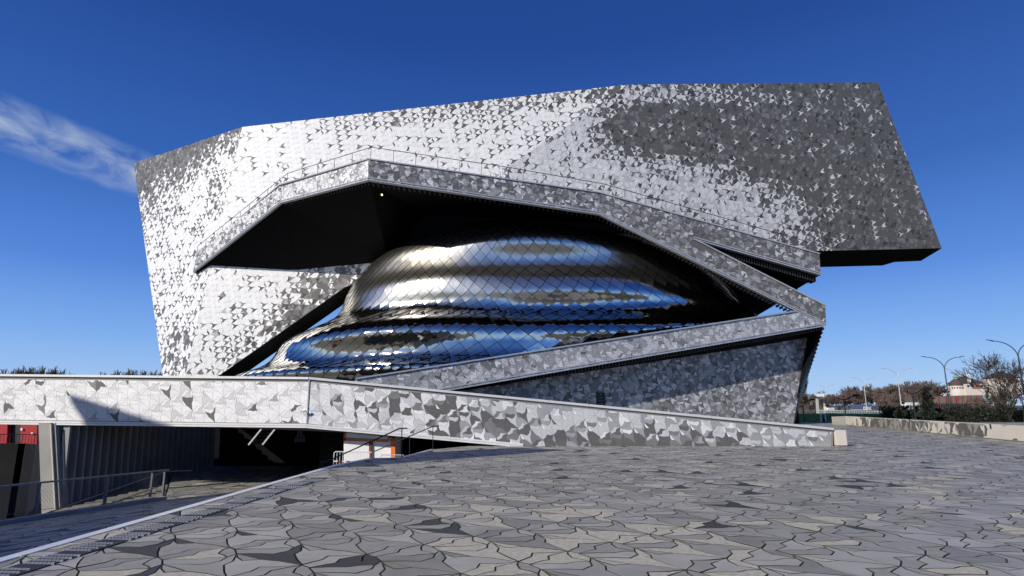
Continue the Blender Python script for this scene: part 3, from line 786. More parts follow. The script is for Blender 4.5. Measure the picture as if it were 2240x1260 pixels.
# bright rails of an escalator and a small window in the dark
es = thing('escalator', 'steep escalator with two bright side strips in the dark undercroft', 'escalator', tuple(at(572, 948, 33.2)))
for dx in (-.38, .38):
    m = MB(); m.beam((dx - .28, 0, -.6), (dx + .28, .9, .6), .05, .06); m.build('side_strip', mat('lit_strip', (.8, .8, .78), .4, 0, .02, emit=((1, 1, .95), .5)), es)
m = MB()
for k in range(7): m.box((-.2 + .065 * k, .15 + .13 * k, -.5 + .16 * k), (.66, .2, .10))
m.build('steps', conc_d, es)
wn = thing('arched_window', 'small pale arched window with dark bars in the undercroft', 'window', tuple(at(655, 955, 34.4)))
m = MB(); m.prism([Vector((-.28, 0, -.3)), Vector((.32, 0, -.3)), Vector((.3, 0, .0)), Vector((.12, 0, .28)), Vector((-.08, 0, .33)), Vector((-.2, 0, .05))], (0, .05, 0)); m.build('pane', mat('pale_pane', (.35, .37, .37), .3, 0, .3, 6), wn)
m = MB(); m.beam((-.3, -.03, -.05), (.33, -.03, -.05), .03, .03)
for x in (-.15, 0.02, .18): m.beam((x, -.03, -.32), (x, -.03, .3), .03, .03, up=(0, 1, 0))
m.build('bar', black_m, wn)
# fin wall
fw0 = Vector((-18.2, 24.7, -2.0)); fw1 = Vector((-16.4, 33.5, LZ))
fr = thing('fin_wall', 'wall of tall leaning concrete fins receding under the footbridge', 'wall', tuple(fw0))
f0 = at(131, 1103, 24.9); f1 = at(462, 1003, 34)
nfin = 24
for k in range(nfin):
    t = k / (nfin - 1); p = f0.lerp(f1, t); top = p.z + 0; zt = 1.0
    m = MB(); a = Vector((p.x, p.y, p.z - .9)) - fw0; b = Vector((p.x - .16, p.y, zt)) - fw0
    d = (f1 - f0); d.z = 0; d.normalize(); nrm = Vector((d.y, -d.x, 0))
    q = [a + nrm * .18 - d * .05, a + nrm * .18 + d * .05, a - nrm * .12 + d * .16, a - nrm * .12 - d * .05]
    m.prism(q, b - a); m.build('fin', fin_conc, fr)
m = MB(); q0 = f0 - fw0; q1 = f1 - fw0; m.prism([q0 + Vector((-.25, 0, -1)), q1 + Vector((-.25, 0, -1)), Vector((q1.x - .4, q1.y, 3.2)), Vector((q0.x - .4, q0.y, 3.2))], (-.2, 0, 0)); m.build('backing', conc_d, fr)
pr = thing('pillar', 'broad pale concrete pillar holding the left end of the footbridge', 'pillar', tuple(at(106, 1110, 24.6)))
pa, pb, pc, pd = at(84, 925, 24.6), at(110, 925, 24.6), at(121, 1125, 24.6), at(91, 1125, 24.6)
lo = Vector(pr.location)
m = MB(); m.prism([pa - lo, pb - lo, pc - lo, pd - lo], (0, .8, 0)); m.build('shaft', conc_m, pr)
m = MB(); m.prism([at(111, 925, 24.7) - lo, at(121, 925, 24.7) - lo, at(132, 1125, 24.7) - lo, at(122, 1125, 24.7) - lo], (0, .5, 0)); m.build('shaft_flank', conc_m, pr)
m = MB(); m.beam(at(111, 928, 24.55) - lo, at(121.5, 1125, 24.55) - lo, .05, .06, up=(0, 1, 0)); m.build('edge_strip', conc_l, pr)
# stairs going down to the left
stt = thing('outdoor_stairs', 'paved stairs descending to the left beyond the mesh railing', 'stairs', (c_end.x, c_end.y, LZ))
sdv = Vector((-.47, .88)); sst = Vector((-.88, -.47))
so_ = Vector((c_end.x, c_end.y, LZ))
def cross(o, d, p, c):
    det = d.x * -c.y + d.y * c.x; rx, ry = p.x - o.x, p.y - o.y
    return (rx * -c.y + ry * c.x) / det
nst = 22
for k in range(nst):
    o_ = Vector((c_end.x, c_end.y)) + sst * (.36 * k); o2 = o_ + sst * .36
    t0 = cross(o_, sdv, c_end, c_dir); t1 = cross(o2, sdv, c_end, c_dir); z = LZ - .02 - .06 * (k + 1)
    e = max(t0 + .3, cross(o_, sdv, Vector((f0.x + .2, f0.y)), Vector((f1.x - f0.x, f1.y - f0.y))))
    q = [o_ + sdv * t0, o_ + sdv * e, o2 + sdv * e, o2 + sdv * t1]
    m = MB(); m.prism([Vector((v.x, v.y, z)) - so_ for v in q], (0, 0, -.6)); m.build('step', mat('stair_stone', (.24, .225, .19), .85, 0, .2, 3, .3, 40) if 'stair_stone' not in MAT else MAT['stair_stone'], stt)
    m = MB(); a = o_ + sdv * t0; b = o_ + sdv * e; m.beam(Vector((a.x, a.y, z + .004)) - so_ + Vector((*sst, 0)) * .04, Vector((b.x, b.y, z + .004)) - so_ + Vector((*sst, 0)) * .04, .05, .008); m.build('nosing', conc_d, stt)
# low kerb and mesh railing
kb = thing('ramp_kerb', 'low bluish concrete kerb along the left side of the shaded ramp', 'kerb', (c_end.x, c_end.y, 0))
def ck(s, dz=0): v = c_end + c_dir * s; return Vector((v.x, v.y, rz_z(v.x, v.y) + dz))
kl = Vector(kb.location)
for k in range(3):
    m = MB(); m.beam(ck(k * 3.4, -.10) - kl, ck(k * 3.4 + 3.39, -.10) - kl, .28, .5); m.build('kerb_piece', conc_m, kb)
rg = thing('mesh_railing', 'metal railing with fine wire mesh along the ramp kerb', 'railing', (c_end.x, c_end.y, 0))
m = MB(); m.beam(ck(-.1, 1.06) - kl, ck(9, 1.06) - kl, .06, .05); m.build('top_rail', grey_metal, rg)
for s_ in (0.08, .6, 2.35, 4.55, 6.7, 8.8):
    m = MB(); m.beam(ck(s_, .2) - kl, ck(s_, 1.06) - kl, .06, .03 if s_ < .3 else .07, up=(0, 1, 0)); m.build('post', grey_metal, rg)
m = MB(); m.tube([ck(.1, .28) - kl, ck(9, .28) - kl], .008, n=4)
k = 0.0
while k < 8.2:
    m.tube([ck(k, .3) - kl, ck(k + .66, 1.03) - kl], .0028, n=3); m.tube([ck(k + .66, .3) - kl, ck(k, 1.03) - kl], .0028, n=3); k += .11
m.build('wire_mesh', grey_metal, rg, kind='stuff')
hr = thing('stair_handrail', 'dark handrail sloping down beside the paved stairs', 'handrail', (c_end.x, c_end.y, LZ))
pA = so_ + Vector((-.35, .6, .95)); pB = pA + Vector((-.88, -.47, 0)) * 5.6 + Vector((0, 0, -1.95)); pC = pB + Vector((-2.0, -.9, 0))
m = MB(); m.tube([pA + Vector((.8, .3, 0)) - so_, pA - so_, pB - so_, pC - so_], .028, n=6); m.build('rail', dark_metal, hr)
m = MB(); lw = Vector((0, 0, -.45)); m.tube([pA + lw - so_, pB + lw - so_, pC + lw - so_], .018, n=6); m.build('lower_rail', dark_metal, hr)
for t in (0, .33, .66, 1): p = pA.lerp(pB, t); m = MB(); m.tube([p - so_, p - so_ + Vector((0, 0, -1.0))], .025); m.build('post', dark_metal, hr)
# retaining wall, red pavilion, fence at far left
rwt = thing('retaining_wall', 'curved beige concrete retaining wall at the far left below the bridge', 'wall', (-22, 26, GZ))
rl_ = Vector(rwt.location); arc = [at(-90, 970, 27), at(0, 971, 27.5), at(40, 971, 28), at(64, 973, 29), at(84, 975, 32), at(110, 978, 36)]
for i in range(5):
    a, b = arc[i] - rl_, arc[i + 1] - rl_
    m = MB(); m.prism([a, b, Vector((b.x, b.y, -.6)), Vector((a.x, a.y, -.6))], (0, .4, 0)); m.build('wall_panel', mat('beige_concrete', (.30, .265, .21), .85, 0, .15, .5, .3, 20) if 'beige_concrete' not in MAT else MAT['beige_concrete'], rwt)
rd = thing('red_pavilion', 'bright red metal pavilion with a dark opening at the far left under the bridge', 'pavilion', tuple(at(30, 970, 40)))
lo = Vector(rd.location)
for nm, xa, xb, mt, dy in (('wall_panel', -60, 17, red_m, 0), ('opening', 17, 47, black_m, .3), ('wall_panel', 45, 82, red_m, 0), ('corner_panel', 81, 96, grey_metal, .5)):
    m = MB(); m.prism([at(xa, 900, 40 + dy) - lo, at(xb, 900, 40 + dy) - lo, at(xb - 2, 972, 40 + dy) - lo, at(xa, 972, 40 + dy) - lo], (0, .4, 0)); m.build(nm, mt, rd)
m = MB(); m.box(at(47, 939, 39.9) - lo, (.12, .03, .14)); m.build('notice', white_m, rd)
m = MB(); m.box(at(70, 948, 39.9) - lo, (.10, .03, .12)); m.build('notice', white_m, rd)
fc = thing('terrace_fence', 'thin grey bar fence on top of the beige retaining wall', 'fence', tuple(at(40, 971, 30)))
lo = Vector(fc.location); a, b = at(-60, 950, 30), at(84, 950, 31); m = MB(); m.tube([a - lo, b - lo], .02, n=5); m.build('top_rail', grey_metal, fc)
for k in range(22):
    p = a.lerp(b, k / 21); m = MB(); m.tube([p - lo, p - lo + Vector((0, 0, -.55))], .012 if k % 4 else .022, n=4); m.build('bar', grey_metal, fc)
# ---------------- kiosk, barrier, handrails by the small stair
ks = thing('site_kiosk', 'white cabin with orange frame standing in the sun behind the crowd barrier', 'kiosk', tuple(at(808, 1020, 24.75)))
lo = Vector(ks.location)
def kq(x0, y0, x1, y1, Y, mt, nm, th=.06, pts=None):
    m = MB(); P = pts or [(x0, y0), (x1, y0), (x1, y1), (x0, y1)]
    m.prism([at(x, y, Y) - lo for x, y in P], (0, th, 0)); return m.build(nm, mt, ks)
kq(752, 958, 863, 1030, 24.80, white_m, 'body', 1.4)
kq(753, 962, 807, 1026, 24.76, white_m, 'panel'); kq(815, 962, 855, 1026, 24.76, white_m, 'panel')
kq(808, 960, 813, 1026, 24.70, mat('dark_red_paint', (.22, .03, .02), .5), 'post'); kq(813, 960, 816, 1026, 24.71, grey_metal, 'door_gap')
kq(0, 0, 0, 0, 24.66, orange_m, 'frame', .1, [(855, 957), (864, 955), (865, 1026), (856, 1026)])
kq(0, 0, 0, 0, 24.66, orange_m, 'frame', .1, [(751, 958), (848, 962), (848, 967), (751, 964)])
kq(0, 0, 0, 0, 24.66, orange_m, 'frame', .1, [(752, 948), (758, 946), (756, 962), (751, 966)])
kq(0, 0, 0, 0, 24.62, white_m, 'awning', .05, [(758, 946), (848, 955), (848, 961), (757, 957)])
kq(0, 0, 0, 0, 24.64, grey_metal, 'awning_edge', .05, [(758, 957), (846, 961.2), (846, 963), (758, 959.5)])
kq(0, 0, 0, 0, 24.66, orange_m, 'frame', .1, [(848, 953), (865, 955), (864, 959), (848, 958)])
br_ = thing('crowd_barrier', 'white tubular crowd barrier wound with red and white tape', 'barrier', tuple(at(780, 1030, 23.6)))
lo = Vector(br_.location); t0, t1 = at(731, 988, 23.6) - lo, at(815, 989, 23.9) - lo
lowv = Vector((0, 0, -.85))
m = MB(); m.tube([t0 + lowv, t0 + Vector((0, 0, -.05)), t0 + Vector((.06, 0, 0)), t1 - Vector((.06, 0, 0)), t1 + Vector((0, 0, -.05)), t1 + lowv], .02, n=6); m.build('frame', white_m, br_)
for k in range(1, 13):
    p = t0.lerp(t1, k / 13); m = MB(); m.tube([p, p + lowv * .95], .011, n=5); m.build('bar', white_m, br_)
for k in range(9):
    a = t0.lerp(t1, k / 9) + Vector((0, -.02, -.36)); b = t0.lerp(t1, (k + 1) / 9) + Vector((0, -.02, -.36 + .01 * (-1) ** k)); m = MB(); m.beam(a, b, .008, .05); m.build('tape', red_m if k % 2 else white_m, br_)
bt2 = copy_tree(br_); bt2['label'] = 'second white crowd barrier standing right of the kiosk post'; bt2.location = at(862, 1032, 23.95); bt2.scale = (.62, 1, .9)
br_['group'] = bt2['group'] = 'crowd barriers by the kiosk'
def hrail(nm, label, pts, posts, Y, mt):
    t = thing(nm, label, 'handrail', tuple(at(*posts[0][:2], posts[0][3])), 'handrails of the short stair'); lo = Vector(t.location)
    m = MB(); m.tube([at(x, y, Y_) - lo for x, y, Y_ in pts], .022, n=6); m.build('rail', mt, t)
    for x, ya, yb, Y_ in posts: m = MB(); m.tube([at(x, ya, Y_) - lo, at(x, yb, Y_) - lo], .015, n=6); m.build('post', mt, t)
hrail('stair_handrail', 'near dark handrail falling left to the stair foot, with a low level end', [(702, 1011, 19.3), (712, 1011, 19.3), (875, 937, 19.0), (891, 937, 19.0)], [(703, 1011, 1040, 19.3), (814, 966, 1003, 19.1), (879, 937, 1002, 18.9)], 19, dark_metal)
hrail('stair_handrail', 'far dark handrail of the short stair, ending against the tiled parapet', [(818, 988, 22.5), (948, 932, 22.8), (960, 932, 22.8)], [(896, 955, 1000, 22.6), (947, 932, 984, 22.8)], 22.7, dark_metal)
# ================================================================== RIGHT SIDE
rwall = thing('low_wall', 'long low pale concrete wall with grey bird shapes along the right of the plaza', 'wall', (25, 40, 0))
b0 = onz(1850, 930, 0); b1 = onz(2240, 968, 0); dw = (b1 - b0).normalized(); lo = Vector(rwall.location)
HW = .70
print('rwall', b0, b1)
fi = Plane.__new__(Plane); fi.o = b0.copy(); fi.u = dw.copy(); fi.v = Vector((0, 0, 1)); fi.n = fi.u.cross(fi.v).normalized()
if fi.n.x > 0: fi.n = -fi.n
L = (b1 - b0).length + 12; n = int(L / 3.0)
for k in range(n):
    a = b0 + dw * (L * k / n); b = b0 + dw * (L * (k + 1) / n - .02)
    m = MB(); m.prism([a - lo + Vector((0, 0, .05)), b - lo + Vector((0, 0, .05)), b - lo + Vector((0, 0, HW)), a - lo + Vector((0, 0, HW))], -fi.n * .35)
    fixn(m.build('wall_panel', conc_l, rwall))
m = MB(); m.prism([b0 - lo, b0 + dw * L - lo, b0 + dw * L - lo + Vector((0, 0, .05)), b0 - lo + Vector((0, 0, .05))], -fi.n * .3); fixn(m.build('plinth', conc_d, rwall))
m = MB(); b9 = b0 - dw * .1; m.prism([b9 - lo, b9 - lo - fi.n * .1 + Vector((-.35, 1.5, 0)), b9 - lo - fi.n * .1 + Vector((-.35, 1.5, HW * .9)), b9 - lo + Vector((0, 0, HW))], Vector((.3, .1, 0))); fixn(m.build('end_return', conc_m, rwall))
RF = Field(rwall, 'bird_inlay', [mat('inlay_grey', (.10, .097, .09), .8, 0, .15), mat('inlay_mid', (.25, .24, .225), .8, 0, .12)])
def tw(px, py, t):
    k = 1.0 * gs(px, py, 1925, 925, 42, 40) + .8 * gs(px, py, 1985, 935, 40, 20) + .75 * gs(px, py, 2090, 950, 38, 26) + .95 * gs(px, py, 2130, 945, 22, 40) + .10
    if px < 1868 or px > 2215: k = .05
    if random.random() < k: return pick(.65, .35)
    return None
poly = [fi.o + fi.u * 0 + Vector((0, 0, .06)), fi.o + fi.u * L + Vector((0, 0, .06)), fi.o + fi.u * L + Vector((0, 0, HW - .02)), fi.o + Vector((0, 0, HW - .02))]
RF.add(fi, poly, .62, R(80), .0, .006, tw, tilt=0, lift=.0); RF.finish(300)
for px_, py_ in ((1989, 921), (2167, 933)):
    m = MB(); 
    d = ray(px_, py_); o_ = Vector((0, 0, EYE)); p = o_ + d * ((fi.o - o_).dot(fi.n) / d.dot(fi.n)); c = p + fi.n * .01 - lo
    m.prism([c - fi.u * .06 + Vector((0, 0, -.11)), c + fi.u * .06 + Vector((0, 0, -.11)), c + fi.u * .06 + Vector((0, 0, .11)), c - fi.u * .06 + Vector((0, 0, .11))], -fi.n * .03); fixn(m.build('recessed_light', black_m, rwall))
# grass bank
def bank(name, x0, x1, y0, y1, h, z0, seed, mt=None):
    m = MB(); nx, ny = 40, 14
    for i in range(nx + 1):
        for j in range(ny + 1):
            u, v = i / nx, j / ny
            z = z0 + h * math.sin(min(1, v * 1.4) * math.pi / 2) * min(1, 6 * u, 6 * (1 - u)) + .25 * noise.noise(Vector((u * 14, v * 5, seed)))
            m.v.append((x0 + (x1 - x0) * u, y0 + (y1 - y0) * v, z))
    for i in range(nx):
        for j in range(ny): a = i * (ny + 1) + j; m.f.append((a, a + ny + 1, a + ny + 2, a + 1)); m.m.append(0)
    o = m.build(name, mt or grass_m, smooth=True); o['kind'] = 'structure'; return o
bank('grass_bank', 44, 78, 76, 116, 3.5, GZ, 1)
bank('grass_verge', 40, 120, 50, 74, 3.1, GZ, 4)
m = MB()
for k in range(9000):
    x = random.uniform(45, 76); y = random.uniform(78, 112); u = (x - 44) / 34; v = (y - 76) / 40
    z = GZ + 3.5 * math.sin(min(1, v * 1.4) * math.pi / 2) * min(1, 6 * u, 6 * (1 - u)); h = random.uniform(.10, .3); a = random.uniform(0, 6.28)
    dx, dy = math.cos(a) * .05, math.sin(a) * .05
    m.face([(x - dx, y - dy, z - .1), (x + dx, y + dy, z - .1), (x + random.uniform(-.1, .1), y, z + h)])
tag(m.build('grass', grass_m, kind='stuff'), 'short green grass on the bank beyond the plaza', 'grass')
# ---------------- trees
def tree_mesh(name, h, levels, seed, spread=.55, trunk=.25, mt=bark_m, r0=.16, thin=.012, sub=(3, 4), upb=.25):
    rnd = random.Random(seed); tr_ = MB(); cr_ = MB(); tips = []
    def grow(p, d, ln, r, lv):
        q = p + d * ln; mb_ = tr_ if lv == 0 else cr_
        midp = p.lerp(q, .5) + Vector((rnd.uniform(-1, 1), rnd.uniform(-1, 1), rnd.uniform(-1, 1))) * ln * .07
        r2 = max(thin, r * .62); mb_.tube([p, midp, q] if lv < 3 else [p, q], r, r2, n=6 if lv == 0 else 3)
        if lv >= levels: return
        nb = rnd.randint(*sub)
        for k in range(nb):
            t = rnd.uniform(.35, 1) if k else 1
            bp = p.lerp(q, t)
            ax = Vector((rnd.gauss(0, 1), rnd.gauss(0, 1), rnd.gauss(0, .6))).normalized()
            nd = (d + ax * spread * rnd.uniform(.7, 1.5) + Vector((0, 0, upb))).normalized()
            grow(bp, nd, ln * rnd.uniform(.6, .85), max(thin, r2 * rnd.uniform(.6, .85)), lv + 1)
    grow(Vector((0, 0, -.3)), Vector((rnd.uniform(-.08, .08), rnd.uniform(-.08, .08), 1)).normalized(), h * trunk + .3, r0, 0)
    zs = [v[2] for v in cr_.v]; k = h / max(zs)
    for mb_ in (tr_, cr_): mb_.v = [(x * k, y * k, z * k) for x, y, z in mb_.v]
    return tr_, cr_
def tree(name, label, loc, h, levels, seed, mt, group=None, **k):
    t = thing(name, label, 'tree', loc, group); a, b = tree_mesh(name, h, levels, seed, mt=mt, **k)
    a.build('trunk', mt, t); b.build('crown', mt, t); return t
protos = [tree('bare_tree', '', (0, 400, GZ), 9, 6, s, m_, sub=(3, 4), thin=.030, r0=.17) for s, m_ in ((1, bark_r), (2, bark_m), (3, bark_r))]
wh = ['reddish', 'brown', 'russet']
spots = []
rnd = random.Random(5)
for k in range(34):
    px = 1745 + k * 9.6 + rnd.uniform(-3, 3); Y = rnd.uniform(190, 260); spots.append((px, Y, rnd.uniform(.85, 1.15)))
spots += [(1955, 240, 1.55), (1984, 225, 1.6), (1945, 250, 1.45), (2040, 200, 1.5), (2008, 235, 1.4), (1900, 230, 1.35), (1870, 240, 1.3)]
spots.sort()
used = set()
for k, (px, Y, s_) in enumerate(spots):
    i = k % 3
    if 1800 < px < 1915: Y += 140; s_ *= 1.5
    t = protos[i] if i not in used else copy_tree(protos[i])
    used.add(i); p = at(px, 885, Y); t.location = (p.x, p.y, GZ); t.rotation_euler = (0, 0, rnd.uniform(0, 6.28)); t.scale = (s_ * 1.15, s_ * 1.15, s_)
    t['group'] = 'bare winter trees in the row far behind the motorway'
    t['label'] = 'bare winter tree in the dense brown row far behind the motorway'
# trees peeping over the parapet at left
lab = iter(['dark bare treetop over the white parapet at the far left edge', 'dark bare treetop above the parapet, third from the left', 'dark bare treetop above the parapet, second from the left', 'widest bare treetop in the left clump over the parapet', 'last bare treetop at the right end of the left clump',
            'bare treetop left of the hall, first of the second clump', 'bare treetop in the middle of the clump beside the hall', 'tallest bare treetop of the clump beside the hall', 'bare treetop almost touching the left wall of the hall', 'bare treetop partly hidden by the left foot of the hall'])
for px, ytop in ((8, 805), (75, 800), (45, 803), (98, 799), (122, 806), (235, 812), (262, 808), (300, 806), (322, 808), (352, 812)):
    t = copy_tree(protos[1]); Y = 120; top = at(px, ytop, Y); h = top.z - GZ; t.location = (top.x, Y, GZ); s_ = h / 9; t.scale = (s_ * .75, s_ * .75, s_)
    t.rotation_euler = (0, 0, rnd.uniform(0, 6)); t['label'] = next(lab); t['group'] = 'bare trees beyond the footbridge'
for o in (tree('big_bare_tree', 'big bare tree with fine spreading twigs at the right edge', (*at(2212, 885, 62).xy, GZ), 11.2, 7, 12, bark_d, spread=.56, thin=.012, r0=.26, sub=(3, 3), upb=.10),
          tree('bare_tree', 'dark tangled bare tree in front of the cone roofed building', (*at(2128, 885, 85).xy, GZ), 6.3, 6, 21, bark_d, spread=.6, thin=.018),
          tree('bare_tree', 'low bare tree with yellowish twigs left of the big bare tree', (*at(2180, 885, 75).xy, GZ), 7.6, 6, 33, bark_m, spread=.5, thin=.018),
          tree('bare_tree', 'low dark bare bush tree beside the conifer', (*at(1975, 885, 105).xy, GZ), 5.3, 6, 44, bark_d, spread=.6, thin=.02)): pass
for px_, Y_, h_, sd_, wh_ in ((2040, 150, 6.2, 51, 'slim bare tree before the red strips, beside the tall dark lamp'), (2078, 155, 6.8, 52, 'slim bare tree before the cone roofed tower'), (2100, 140, 5.6, 53, 'low bare tree before the red strips right of the cone roofed tower'), (1950, 150, 6.0, 54, 'low bare tree behind the guardrail by the cream lamp')):
    tree('bare_tree', wh_, (*at(px_, 885, Y_).xy, GZ), h_, 6, sd_, bark_m, spread=.6, thin=.022)
# conifer and round evergreen
def conifer(label, loc, h, r, seed, name='conifer'):
    t = thing(name, label, 'tree', loc); rn = random.Random(seed)
    m = MB(); m.tube([(0, 0, 0), (0, 0, h)], .14, .02, n=6); m.build('trunk', bark_d, t)
    m = MB()
    for k in range(1500):
        z = h * (.12 + .88 * rn.random() ** .8); rr = r * (1 - z / h) ** .7 * (.75 + .35 * math.sin(z * 5)) * rn.uniform(.25, 1) + .05; a = rn.uniform(0, 6.28)
        c = Vector((rr * math.cos(a), rr * math.sin(a), z - rr * .15)); d = Vector((math.cos(a), math.sin(a), rn.uniform(-.3, .4))) * rn.uniform(.2, .42); s_ = Vector((-math.sin(a), math.cos(a), 0)) * .09
        m.face([c - s_, c + d, c + s_]); m.face([c, c + d * .8 + Vector((0, 0, .1)), c + Vector((0, 0, .14))])
    m.build('foliage', needle_m, t); return t
conifer('dark conifer with uneven pointed top behind the low wall', (*at(2028, 885, 80).xy, GZ), 7.4, 2.3, 3)
conifer('small dark rounded conifer just left of the taller one', (*at(2003, 885, 82).xy, GZ), 5.0, 1.9, 5)
conifer('low dark evergreen bush at the left end of the dark hedge', (*at(1966, 885, 84).xy, GZ), 4.6, 2.6, 8, 'evergreen_bush')
# motorway viaduct and hedge
va = at(1792, 897, 150); vb = at(2300, 889, 88)
via = thing('motorway_viaduct', 'raised motorway with pale green guardrail crossing behind the plaza', 'viaduct', (va.x, va.y, 0))
lo = Vector(via.location); dv = (vb - va); dv.z = 0; dvn = dv.normalized(); nv = Vector((dvn.y, -dvn.x, 0))
if nv.y > 0: nv = -nv
zt = -.6
m = MB(); m.prism([va.xy.to_3d() - lo + Vector((0, 0, zt)), vb.xy.to_3d() - lo + Vector((0, 0, zt)), vb.xy.to_3d() - lo - nv * 90 + Vector((0, 0, zt)), va.xy.to_3d() - lo - nv * 90 + Vector((0, 0, zt))], (0, 0, -.5)); m.build('road_deck', asphalt_m, via)
nw = 12
for k in range(nw):
    a = va.lerp(vb, k / nw); b = va.lerp(vb, (k + 1) / nw); a = Vector((a.x, a.y, 0)) - lo; b = Vector((b.x, b.y, 0)) - lo; b -= (b - a) * .01
    m = MB(); m.prism([a + Vector((0, 0, zt - .1)), b + Vector((0, 0, zt - .1)), b + Vector((0, 0, GZ)), a + Vector((0, 0, GZ))], -nv * .5); m.build('retaining_panel', conc_l if k < 4 else conc_d, via)
gm = mat('guardrail_green', (.38, .46, .42), .6, .2, .1)
m = MB(); A = Vector((va.x, va.y, zt + .85)) - lo; B = Vector((vb.x, vb.y, zt + .85)) - lo; m.beam(A + nv * .1, B + nv * .1, .08, .22); m.beam(A + nv * .1 - Vector((0, 0, .45)), B + nv * .1 - Vector((0, 0, .45)), .06, .12); m.build('guardrail', gm, via)
for k in range(70):
    p = A.lerp(B, k / 69); m = MB(); m.box(p + nv * .05 - Vector((0, 0, .38)), (.14, .14, .85)); m.build('guardrail_post', gm, via)
# dark hedge in front of the right part of the viaduct
m = MB(); rn = random.Random(9)
for k in range(16000):
    t = rn.random(); p = at(1930, 895, 96).lerp(at(2290, 895, 66), t); hh = 4.75 + .45 * noise.noise(Vector((t * 26, 0, 2))) + .3 * math.sin(t * 40); z = GZ + hh * rn.random() ** .6
    c = Vector((p.x + rn.gauss(0, .3), p.y + rn.gauss(0, .8), z)); d = Vector((rn.gauss(0, 1), rn.gauss(0, 1), rn.gauss(0, 1))).normalized() * .18; e = Vector((rn.gauss(0, 1), rn.gauss(0, 1), rn.gauss(0, 1))).normalized() * .16
    m.face([c - d, c + e, c + d])
tag(m.build('hedge', leaf_m, kind='stuff'), 'dark dense hedge behind the low wall at the right', 'hedge')
m = MB(); p, q = at(1930, 895, 97.5), at(2290, 895, 67.5); m.prism([Vector((p.x, p.y, GZ)), Vector((q.x, q.y, GZ)), Vector((q.x, q.y, .7)), Vector((p.x, p.y, .7))], (.2, .3, 0)); tag(m.build('hedge_wall', black_m), 'dark ivy covered wall inside the hedge at the right', 'wall')
# fence with gaps along the top of the embankment
bf = thing('balustrade', 'short dark balustrade with light gaps right of the tall street lamp', 'fence', tuple(at(2080, 893, 84)))
lo = Vector(bf.location)
for yy in (883, 897):
    m = MB(); m.beam(at(2040, yy, 84) - lo, at(2165, yy, 80) - lo, .1, .12); m.build('rail', dark_metal, bf)
for k in range(26):
    p = at(2040 + 5 * k, 883, 84 - .155 * k); q = at(2040 + 5 * k, 897, 84 - .155 * k); m = MB(); m.beam(p - lo, q - lo, .12, .12, up=(0, 1, 0)); m.build('baluster', dark_metal, bf)
# ---------------- vehicles
def wheels(t, xs, ys, r):
    for x in xs:
        for y in ys: m = MB(); m.tube([(x, y - .12, r), (x, y + .12, r)], r, n=14); w_ = m.build('wheel', black_m, t); m = MB(); m.tube([(x, y - .13, r), (x, y + .13, r)], r * .5, n=10); m.build('rim', grey_metal, w_)
def truck(loc, rz):
    t = thing('truck', 'dark blue box truck with white letters on the motorway', 'truck', loc); t.rotation_euler = (0, 0, rz)
    m = MB(); m.box((0, 0, 2.35), (9.5, 2.5, 2.7)); m.build('box_body', blue_m, t)
    m = MB(); m.prism([Vector(p) for p in ((5.0, -1.2, .6), (7.2, -1.2, .6), (7.2, -1.2, 1.8), (6.8, -1.2, 3.1), (5.0, -1.2, 3.2))], (0, 2.4, 0)); m.build('cab', blue_m, t)
    m = MB(); m.prism([Vector(p) for p in ((5.6, -1.22, 1.8), (6.9, -1.22, 1.8), (6.65, -1.22, 2.8), (5.6, -1.22, 2.8))], (0, .03, 0)); m.build('side_window', glass_m, t)
    m = MB(); m.box((0, 0, .75), (10.5, 1.2, .3)); m.build('chassis', dark_metal, t)
    wheels(t, (-3.6, -2.5, 5.9), (-1.05, 1.05), .5)
    m = MB(); m.box((0, -1.26, 1.1), (9.4, .02, .1)); m.build('stripe', white_m, t)
    c = bpy.data.curves.new('lettering', 'FONT'); c.body = 'DSV'; c.size = 1.9; c.extrude = .02; c.align_x = 'CENTER'; c.align_y = 'CENTER'
    o = bpy.data.objects.new('tmp', c); COL.objects.link(o); bpy.context.view_layer.update()
    me = bpy.data.meshes.new_from_object(o.evaluated_get(bpy.context.evaluated_depsgraph_get())); bpy.data.objects.remove(o)
    l = bpy.data.objects.new('lettering', me); me.materials.clear(); me.materials.append(white_m); COL.objects.link(l); l.parent = t; l.location = (2.6, -1.28, 1.8); l.rotation_euler = (R(90), 0, 0)
    return t
p = at(1884, 890, 300); tkk = truck((p.x, p.y, -1.9), -.62)
m = MB(); a_ = at(1700, 890, 290); m.prism([Vector((a_.x - 60, 285, -1.92)), Vector((a_.x + 260, 285, -1.92)), Vector((a_.x + 260, 318, -1.92)), Vector((a_.x - 60, 318, -1.92))], (0, 0, -1.2)); o = m.build('far_road', asphalt_m); o['kind'] = 'structure'
def van(loc, rz, label):
    t = thing('van', label, 'van', loc); t.rotation_euler = (0, 0, rz)
    pr_ = [(-2.4, .35), (2.3, .35), (2.4, 1.0), (1.75, 1.25), (1.1, 2.05), (-2.3, 2.1)]
    m = MB(); m.prism([Vector((x, -.95, z)) for x, z in pr_], (0, 1.9, 0)); m.build('body', white_m, t)
    m = MB(); m.prism([Vector(p) for p in ((.2, -.965, 1.25), (1.5, -.965, 1.25), (1.0, -.965, 1.85), (.2, -.965, 1.85))], (0, .02, 0)); m.build('side_window', glass_m, t)
    m = MB(); m.prism([Vector(p) for p in ((-1.9, -.965, 1.3), (0, -.965, 1.3), (0, -.965, 1.8), (-1.9, -.965, 1.8))], (0, .02, 0)); m.build('rear_window', glass_m, t)
    m = MB(); m.box((2.38, -.7, .8), (.08, .3, .18)); m.build('headlight', grey_metal, t); m = MB(); m.box((2.38, .7, .8), (.08, .3, .18)); m.build('headlight', grey_metal, t)
    wheels(t, (-1.5, 1.5), (-.85, .85), .34); return t
